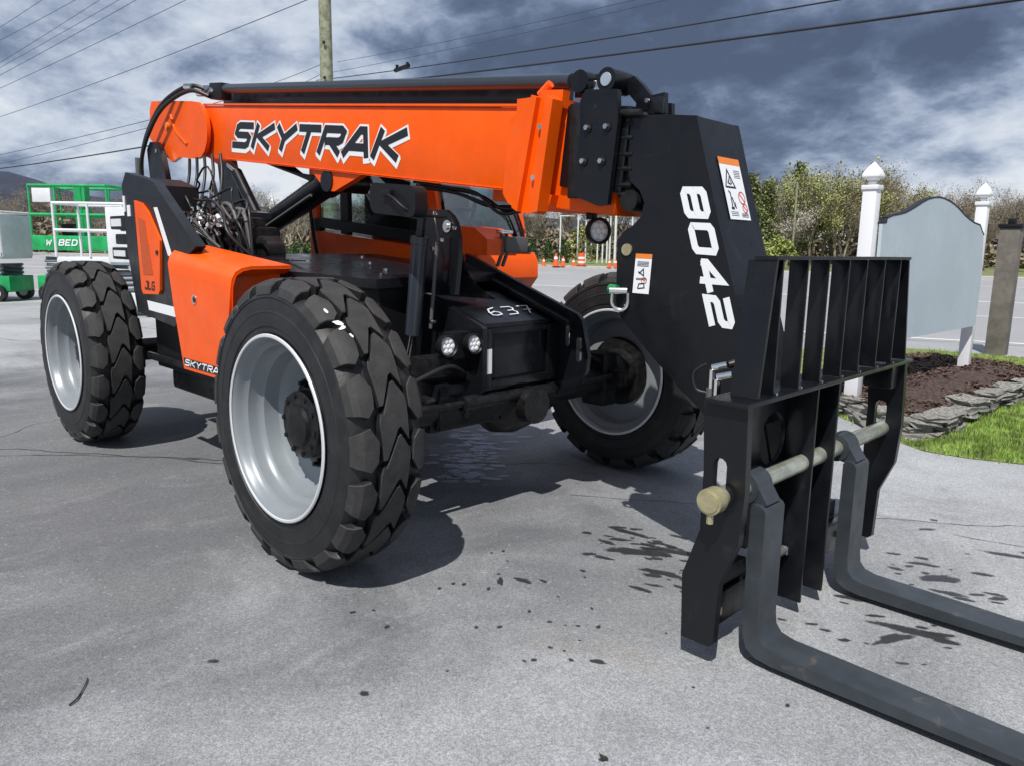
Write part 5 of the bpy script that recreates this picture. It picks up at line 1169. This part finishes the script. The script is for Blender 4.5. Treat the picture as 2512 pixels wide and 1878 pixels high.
# ---- rear enclosure
enc = prism('engine_enclosure', M['black'], [(-2.27, 1.885), (-1.83, 1.81), (-1.26, 1.43), (-1.50, 1.32), (-1.55, 1.05), (-1.62, .95), (-2.22, 1.0), (-2.33, 1.385), (-2.35, 1.81)], -1.15, -1.09, TH, bevel=.006)
bm = bmesh.new(); a_prism(bm, [(-2.34, 1.81), (-2.27, 1.86), (-2.0, 1.80), (-1.98, 1.3), (-1.62, 1.25), (-1.62, .96), (-2.2, 1.0)], -1.0895, -.80); finish(bm, 'enclosure_box', M['black_flat'], enc, bevel=.006)
bm = bmesh.new(); a_prism(bm, [(-2.11, 1.705), (-1.995, 1.685), (-1.905, 1.635), (-1.735, 1.46), (-1.785, 1.16), (-1.81, 1.135), (-2.06, 1.125), (-2.085, 1.15)], -1.165, -1.1505); pn = finish(bm, 'side_panel', M['orange'], enc, bevel=.006)
bm = bmesh.new(); a_prism(bm, [(-2.055, 1.60), (-1.95, 1.58), (-1.875, 1.25), (-2.03, 1.25)], -1.168, -1.1655); finish(bm, 'panel_grille', M['orange_mesh'], enc, bevel=0)
box('panel_latch', M['letterblack'], (-1.80, -1.172, 1.375), (-1.77, -1.1655, 1.40), enc)
text('logo', M['letterblack'], 'JLG', (-2.02, -1.1655, 1.160), (1, 0, 0), (0, 0, 1), (0, -1, 0), .15, .045, sw=.14, parent=enc, lift=.001)
for pts in ([(-1.835, 1.655), (-1.775, 1.655), (-1.585, 1.36), (-1.66, 1.372)], [(-2.04, 1.085), (-1.60, 1.07), (-1.60, 1.01), (-2.02, 1.025)]):
    bm = bmesh.new(); bm.faces.new([bm.verts.new((x, -1.1515, z)) for x, z in pts]); finish(bm, 'white_stripe', M['white'], enc, smooth=0)
bm = bmesh.new(); a_box(bm, (-2.335, -1.156, 1.64), (-2.305, -1.151, 1.74)); a_box(bm, (-2.27, -1.156, 1.61), (-2.22, -1.151, 1.68)); finish(bm, 'small_decal', M['white'], enc, bevel=0)
bm = bmesh.new(); a_box(bm, (-2.72, -1.12, 1.53), (-2.37, -1.03, 1.62)); a_box(bm, (-2.70, -1.10, 1.43), (-2.37, -1.03, 1.50)); a_box(bm, (-2.72, -1.12, 1.33), (-2.37, -1.03, 1.41)); a_box(bm, (-2.42, -1.12, 1.33), (-2.345, -1.03, 1.62)); a_box(bm, (-2.66, -1.028, 1.35), (-2.40, -1.0, 1.60)); tl = finish(bm, 'tail_lamp', M['black_flat'], TH, bevel=.01)
bm = bmesh.new(); a_box(bm, (-2.69, -1.124, 1.55), (-2.50, -1.1205, 1.60)); a_box(bm, (-2.68, -1.124, 1.35), (-2.46, -1.1205, 1.39)); finish(bm, 'lamp_lens', M['whitepaint'], tl, bevel=0)
box('engine_pod', M['black_flat'], (-2.30, -1.02, .62), (-1.0, -.33, 1.20), TH, bevel=.02)
box('fuel_tank', M['dark'], (-2.25, -.95, .47), (-1.45, -.35, .61), TH, bevel=.03)
bm = bmesh.new(); a_box(bm, (-2.4, -1.05, .66), (-1.35, -1.021, .71)); finish(bm, 'step_rail', M['dark'], TH, bevel=.01)
# engine block, radiator shapes and hose tangle
multi('engine', M['dark'], [((-2.6, -.75, 1.2), (-1.75, -.36, 1.56)), ((-2.5, -.7, 1.5), (-2.15, -.42, 1.68)), ((-1.95, -.62, 1.5), (-1.78, -.45, 1.62)), ((-2.9, -.55, 1.2), (-2.6, -.3, 1.72))], TH, bevel=.03)
bm = bmesh.new(); a_tube(bm, [(-2.0, -.72, 1.50), (-2.0, -.50, 1.50)], .11, 20); a_tube(bm, [(-2.25, -.78, 1.64), (-1.9, -.60, 1.60)], .045, 12); finish(bm, 'air_filter', M['dark'], TH)
prism('engine_cross_plate', M['black'], [(-2.75, 1.74), (-2.35, 1.70), (-2.0, 1.66), (-2.0, 1.62), (-2.75, 1.70)], -.6, -.3, TH)
q_ = random.Random(21)
for k in range(26):
    x0 = q_.uniform(-2.45, -1.75); z0 = q_.uniform(1.56, 1.80); y0 = q_.uniform(-.90, -.70)
    p0 = Vector((x0, y0, z0)); pts = [p0]; 
    for s_ in range(3): pts.append(pts[-1] + Vector((q_.uniform(.04, .22), q_.uniform(-.05, .07), q_.uniform(-.14, .07))))
    pts.append(Vector((pts[-1].x + .08, -.78, 1.34)))
    tube('hose', M['hose'] if k % 4 else M['hosegrey'], pts, q_.uniform(.006, .010), TH, k=6)
for k in range(70):
    p = Vector((q_.uniform(-2.10, -1.55), q_.uniform(-.92, -.82), 0)); p.z = q_.uniform(1.50, 1.68) - (p.x + 2.1) * .10; d = Vector((q_.uniform(-1, 1), q_.uniform(-.3, .3), q_.uniform(-1, 1))).normalized() * q_.uniform(.02, .05)
    bm = bmesh.new(); a_tube(bm, [p, p + d], q_.uniform(.008, .016), 8); finish(bm, 'fitting', M['chrome'] if k % 4 else M['whitepaint'], TH)
for k in range(7):
    tube('steel_pipe', M['chrome'] if k % 2 else M['hosegrey'], [(-2.05 + .03 * k, -.90, 1.62 - .012 * k), (-1.92 + .03 * k, -.91, 1.60 - .016 * k), (-1.76 + .02 * k, -.91, 1.55 - .012 * k), (-1.62 + .02 * k, -.90, 1.42)], .009, TH)
for k, (r_, dx) in enumerate(((.13, 0), (.10, .12))):
    pts = [(-1.62 + dx + r_ * 1.1 * math.cos(a), -.80 + .02 * k, 1.54 + r_ * 1.15 * math.sin(a)) for a in [R(200 - 30 * i) for i in range(7)]]
    tube('hose', M['hosegrey'], pts, .013, TH)
for k in range(5): tube('hose', M['hose'], [(-3.35 + k * .14, -.28, 2.12), (-3.33 + k * .15, -.30, 1.98), (-3.28 + k * .16, -.36, 1.82), (-3.15 + k * .16, -.45, 1.68)], .012, TH)
tube('hose', M['hose'], [(-2.6, -.62, 1.78), (-2.3, -.80, 1.74), (-2.08, -.90, 1.64), (-1.98, -.93, 1.54)], .016, TH); tube('hose', M['hose'], [(-2.6, -.55, 1.74), (-2.2, -.78, 1.70), (-1.98, -.88, 1.58), (-1.92, -.92, 1.50)], .016, TH)
bm = bmesh.new(); a_lathe(bm, [(-.08, 0), (-.08, .07), (-.06, .10), (.06, .10), (.08, 0)], Matrix.Translation((-1.62, -.52, 1.40)), 24); finish(bm, 'hydraulic_filter', M['dark'], TH)

# ---- cab
cab = prism('cab', M['orange'], [(-2.60, 1.0), (-2.60, 1.57), (-1.02, 1.432), (-.87, 1.415), (-.835, 1.36), (-.83, 1.24), (-.90, 1.16), (-1.2, 1.12), (-1.9, 1.0)], .36, 1.19, TH, bevel=.03)
multi('cab_roof', M['orange'], [((-2.60, .36, 2.30), (-1.16, 1.19, 2.40))], cab, bevel=.04)
box('window_sill', M['black_flat'], (-2.56, .352, 1.56), (-2.44, .40, 1.66), cab)
prism('window_sill', M['black_flat'], [(-2.44, 1.585), (-1.02, 1.46), (-1.03, 1.53), (-2.44, 1.665)], .352, .40, cab, bevel=.004)
prism('window_sill', M['black_flat'], [(-.885, 1.418), (-.86, 1.418), (-.872, 1.462), (-.897, 1.462)], .41, 1.14, cab, bevel=.002)
def pillar(pts, y0, y1, m_='orange'): prism('pillar', M[m_], pts, y0, y1, cab, bevel=.006)
for y0, y1 in ((.365, .405), (1.145, 1.185)):
    pillar([(-2.60, 1.571), (-2.50, 1.562), (-2.50, 2.299), (-2.60, 2.299)], y0, y1)
    pillar([(-2.16, 1.535), (-2.06, 1.525), (-2.06, 2.299), (-2.16, 2.299)], y0, y1, 'black_flat' if y0 < 1 else 'orange')
    pillar([(-1.02, 1.433), (-.925, 1.42), (-1.14, 2.299), (-1.23, 2.299)], y0, y1)
pillar([(-.915, 1.42), (-.885, 1.42), (-1.10, 2.299), (-1.135, 2.299)], 1.10, 1.1445)
bm = bmesh.new(); bm.faces.new([bm.verts.new(p) for p in ((-2.49, .385, 1.56), (-1.0, .385, 1.44), (-1.20, .385, 2.3), (-2.49, .385, 2.3))]); finish(bm, 'side_window', M['glass'], cab, smooth=0)
bm = bmesh.new(); bm.faces.new([bm.verts.new(p) for p in ((-2.49, 1.165, 1.56), (-1.0, 1.165, 1.44), (-1.20, 1.165, 2.3), (-2.49, 1.165, 2.3))]); finish(bm, 'side_window', M['glass'], cab, smooth=0)
bm = bmesh.new(); bm.faces.new([bm.verts.new(p) for p in ((-.895, .41, 1.42), (-.895, 1.14, 1.42), (-1.12, 1.14, 2.3), (-1.12, .41, 2.3))]); finish(bm, 'windscreen', M['glass'], cab, smooth=0)
multi('seat', M['seat'], [((-2.1, .6, 1.45), (-1.6, 1.0, 1.66)), ((-2.2, .6, 1.6), (-2.08, 1.0, 2.1))], cab, bevel=.04)
bm = bmesh.new(); pts = [(-1.28 + .16 * math.sin(a) * .35, .80 + .16 * math.cos(a), 1.72 + .16 * math.sin(a)) for a in [2 * math.pi * k / 20 for k in range(21)]]; a_tube(bm, pts, .014, 8, cap=False); a_tube(bm, [(-1.28, .66, 1.72), (-1.28, .94, 1.72)], .012, 6); a_tube(bm, [(-1.28, .8, 1.72), (-1.05, .8, 1.50)], .02, 8); finish(bm, 'steering_wheel', M['seat'], cab)
box('dashboard', M['seat'], (-1.10, .5, 1.44), (-.98, 1.1, 1.56), cab, bevel=.02)
box('bright_view_pane', M['tealpoly'], (-2.0, 1.150, 1.62), (-1.55, 1.153, 2.05), cab, bevel=0)  # added teal pane, stands in for the brighter view through the far window
prism('reflection_block', M['orange'], [(-.86, 1.40), (-.86, 1.52), (-.80, 1.585), (-.62, 1.57), (-.50, 1.50), (-.50, 1.40)], .36, .62, TH, bevel=.015)  # orange block added in place of a reflection in the windscreen
box('reflection_box', M['hosegrey'], (-.56, .50, 1.42), (-.47, .70, 1.52), TH, bevel=.01)  # grey box added for the grey part of that reflection
for dy in (0, .045):
    tube('mirror_bracket', M['hosegrey'], [(-.52, .50 + dy, 1.54), (-.50, .50 + dy, 1.45), (-.52, .47 + dy, 1.33)], .012, TH)
box('bracket_clamp', M['chrome'], (-.54, .47, 1.535), (-.48, .57, 1.56), TH, bevel=.008)
for dy in (0, .03): tube('wiper_arm', M['black_flat'], [(-.93, 1.0 + dy, 1.75), (-.90, 1.05 + dy, 1.60), (-.88, 1.1, 1.47)], .008, cab)
tube('grab_rail', M['orange'], [(-.86, 1.0, 1.78), (-.85, 1.07, 1.74), (-.84, 1.12, 1.70)], .010, cab)
tube('cab_strut', M['black_flat'], [(-2.55, .33, 1.75), (-2.5, .33, 1.5), (-2.45, .33, 1.35)], .014, TH)

# ---- fork carriage
cp = [(1.70, .954), (1.862, .954), (1.872, .66), (1.860, .48), (1.80, .33), (1.792, .10), (1.775, .085), (1.665, .085), (1.655, .32), (1.715, .50), (1.715, .72)]
sl_ = [slot(1.775, .70, .052, .14)]
car = plate_holes('carriage_plate', M['black'], cp, sl_, -.705, -.672, TH)
plate_holes('carriage_end_plate', M['black'], cp, sl_, .79, .823, car)
box('carriage_shelf', M['black'], (1.72, -.735, .955), (1.876, .85, .972), car, bevel=.003)
box('carriage_foot', M['black'], (1.68, -.671, .10), (1.735, .789, .225), car, bevel=.006)
plate_holes('back_plate', M['black'], [(-.55, .953), (.09, .953), (.09, .30), (-.06, .30), (-.10, .42), (-.26, .50), (-.34, .60), (-.50, .66)], [circ(-.20, .74, .105, 24)], 1.700, 1.716, car, axis='x')
box('back_block', M['black'], (1.72, .10, .84), (1.75, .36, .954), car)
box('carriage_rib', M['black'], (1.7165, -.090, .06), (1.832, -.076, .954), car, bevel=.002)
box('carriage_rib', M['black'], (1.7165, .080, .06), (1.845, .096, .954), car, bevel=.002)
box('carriage_rib', M['black'], (1.7165, .70, .84), (1.84, .789, .954), car, bevel=.006)
multi('lower_beam', M['black_flat'], [((1.655, -.20, .22), (1.679, .60, .30)), ((1.66, -.62, .236), (1.72, -.35, .30))], car, bevel=.006)
bm = bmesh.new(); rod(bm, (1.755, -.36, .27), (1.755, -.10, .27), .018); finish(bm, 'side_shift_rod', M['hosegrey'], car)
box('rod_end', M['chrome'], (1.745, -.112, .25), (1.775, -.092, .29), car, bevel=.006)
prism('hook_plate', M['black'], [(1.63, .60), (1.70, .62), (1.70, .32), (1.67, .32), (1.62, .36), (1.61, .44)], -.33, -.30, car)
bm = bmesh.new(); rod(bm, (1.655, -.36, .385), (1.655, -.33, .385), .036); finish(bm, 'hook_pin', M['zinc'], car)
for y in (-.60, .50, .58): box('bolt', M['zinc'], (1.7355, y, .15), (1.75, y + .03, .18), car, bevel=.004)
# backrest slats
top_b = prism('backrest_bar', M['black'], [(1.785, -.585), (1.866, -.585), (1.866, .705), (1.785, .705)], 1.425, 1.437, TH, bevel=.002, axis='z')
for yt, yb, w_ in ((-.580, -.645, .014), (.690, .775, .012)):
    bm = bmesh.new(); x0 = 1.762 if yt < 0 else 1.785
    q8 = [bm.verts.new((x, y + dy, z)) for z, y in ((.973, yb), (1.4245, yt)) for x in (x0, 1.862) for dy in (0, w_)]
    for f in ((0, 1, 3, 2), (4, 6, 7, 5), (0, 4, 5, 1), (2, 3, 7, 6), (0, 2, 6, 4), (1, 5, 7, 3)): bm.faces.new([q8[i] for i in f])
    finish(bm, 'backrest_end_plate', M['black'], car, bevel=.002)
for i, y in enumerate((-.527, -.335, -.156, .034, .215, .410, .600)):
    bm = bmesh.new(); a_box(bm, (1.790, y, .973), (1.858, y + .011, 1.4245)); finish(bm, 'backrest_slat', M['black'], car, bevel=.002)
    bm = bmesh.new(); a_box(bm, (1.859, y + .001, .9725), (1.869, y + .011, .981)); finish(bm, 'weld', M['chrome'], car, bevel=0)
# fork shaft
bm = bmesh.new(); rod(bm, (1.787, -.737, .637), (1.787, .86, .637), .034); sf = finish(bm, 'fork_shaft', M['bar'], TH)
bm = bmesh.new(); rod(bm, (1.787, -.785, .637), (1.787, -.738, .637), .045, 32); rod(bm, (1.787, -.790, .637), (1.787, -.7855, .637), .036, 32); a_tube(bm, [(1.787, -.77, .59), (1.787, -.77, .56)], .012, 8); finish(bm, 'shaft_collar', M['zinc'], sf)
# forks
fo = [(1.832, .580), (1.842, .592), (1.862, .592), (1.880, .582), (1.887, .570), (1.887, .165), (1.893, .120), (1.915, .093), (1.96, .082), (2.20, .076), (3.02, .052), (3.02, .040), (2.10, .028), (1.95, .028), (1.888, .036), (1.852, .060), (1.835, .105), (1.831, .17)]
def fork(y0, y1):
    f = prism('fork', M['fork'], fo, y0, y1, TH, bevel=.004)
    bm = bmesh.new(); ym = (y0 + y1) / 2; a_lathe(bm, [(-.055, .036), (-.055, .058), (.055, .058), (.055, .036)], Matrix.Translation((1.787, ym, .637)), 28, close=True)
    a_prism(bm, [(1.80, .585), (1.84, .578), (1.88, .593), (1.865, .615), (1.835, .66), (1.82, .62)], ym - .05, ym + .05); finish(bm, 'fork_eye', M['fork'], f, bevel=.003)
fork(-.575, -.430); fork(.230, .375)
# hydraulic couplers beside the carriage
for i, (x, z) in enumerate(((1.55, .99), (1.60, .965))):
    bm = bmesh.new(); a_tube(bm, [(x, -.40 - i * .05, z - .05), (x, -.40 - i * .05, z + .02)], .016, 10); a_tube(bm, [(x, -.40 - i * .05, z + .025), (x + .05, -.38 - i * .05, z + .04)], .015, 10); cpl = finish(bm, 'coupler', M['chrome'], TH)
    bm = bmesh.new(); a_tube(bm, [(x, -.40 - i * .05, z - .11), (x, -.40 - i * .05, z - .05)], .018, 10); finish(bm, 'coupler_body', M['hosegrey'], cpl)
tube('hose', M['hose'], [(1.56, -.40, .92), (1.50, -.42, .93), (1.485, -.42, .99), (1.53, -.41, 1.03)], .006, TH)
tube('hose', M['hose'], [(1.60, -.37, 1.03), (1.66, -.3, 1.05), (1.68, -.2, 1.0), (1.66, -.12, .9)], .014, TH); tube('hose', M['hose'], [(1.65, -.42, 1.0), (1.68, -.32, 1.03), (1.69, -.2, .96)], .014, TH)

# ---- small things on the ground
stp = empty('twig', (.42, -2.33, .006), 'thin dry forked twig lying alone on the asphalt at lower left', 'twig')
bm = bmesh.new(); a_tube(bm, spline([(.36, -2.28, .006), (.40, -2.30, .007), (.44, -2.325, .006)], 4), .0022, 6); a_tube(bm, spline([(.44, -2.325, .006), (.47, -2.345, .008), (.485, -2.37, .006)], 4), .0030, 6); finish(bm, 'stem', M['stick'], stp)
lf = empty('dry_leaf', (1.82, -1.35, .004), 'small dark dry leaf on the asphalt at the bottom edge', 'leaf'); bm = bmesh.new()
vs_ = [bm.verts.new((1.82 + a, -1.35 + b, .004 + abs(a) * .5)) for a, b in ((-.018, 0), (-.006, .008), (.012, .006), (.018, -.002), (.004, -.01))]; bm.faces.new(vs_); finish(bm, 'blade', M['stick'], lf, smooth=0)
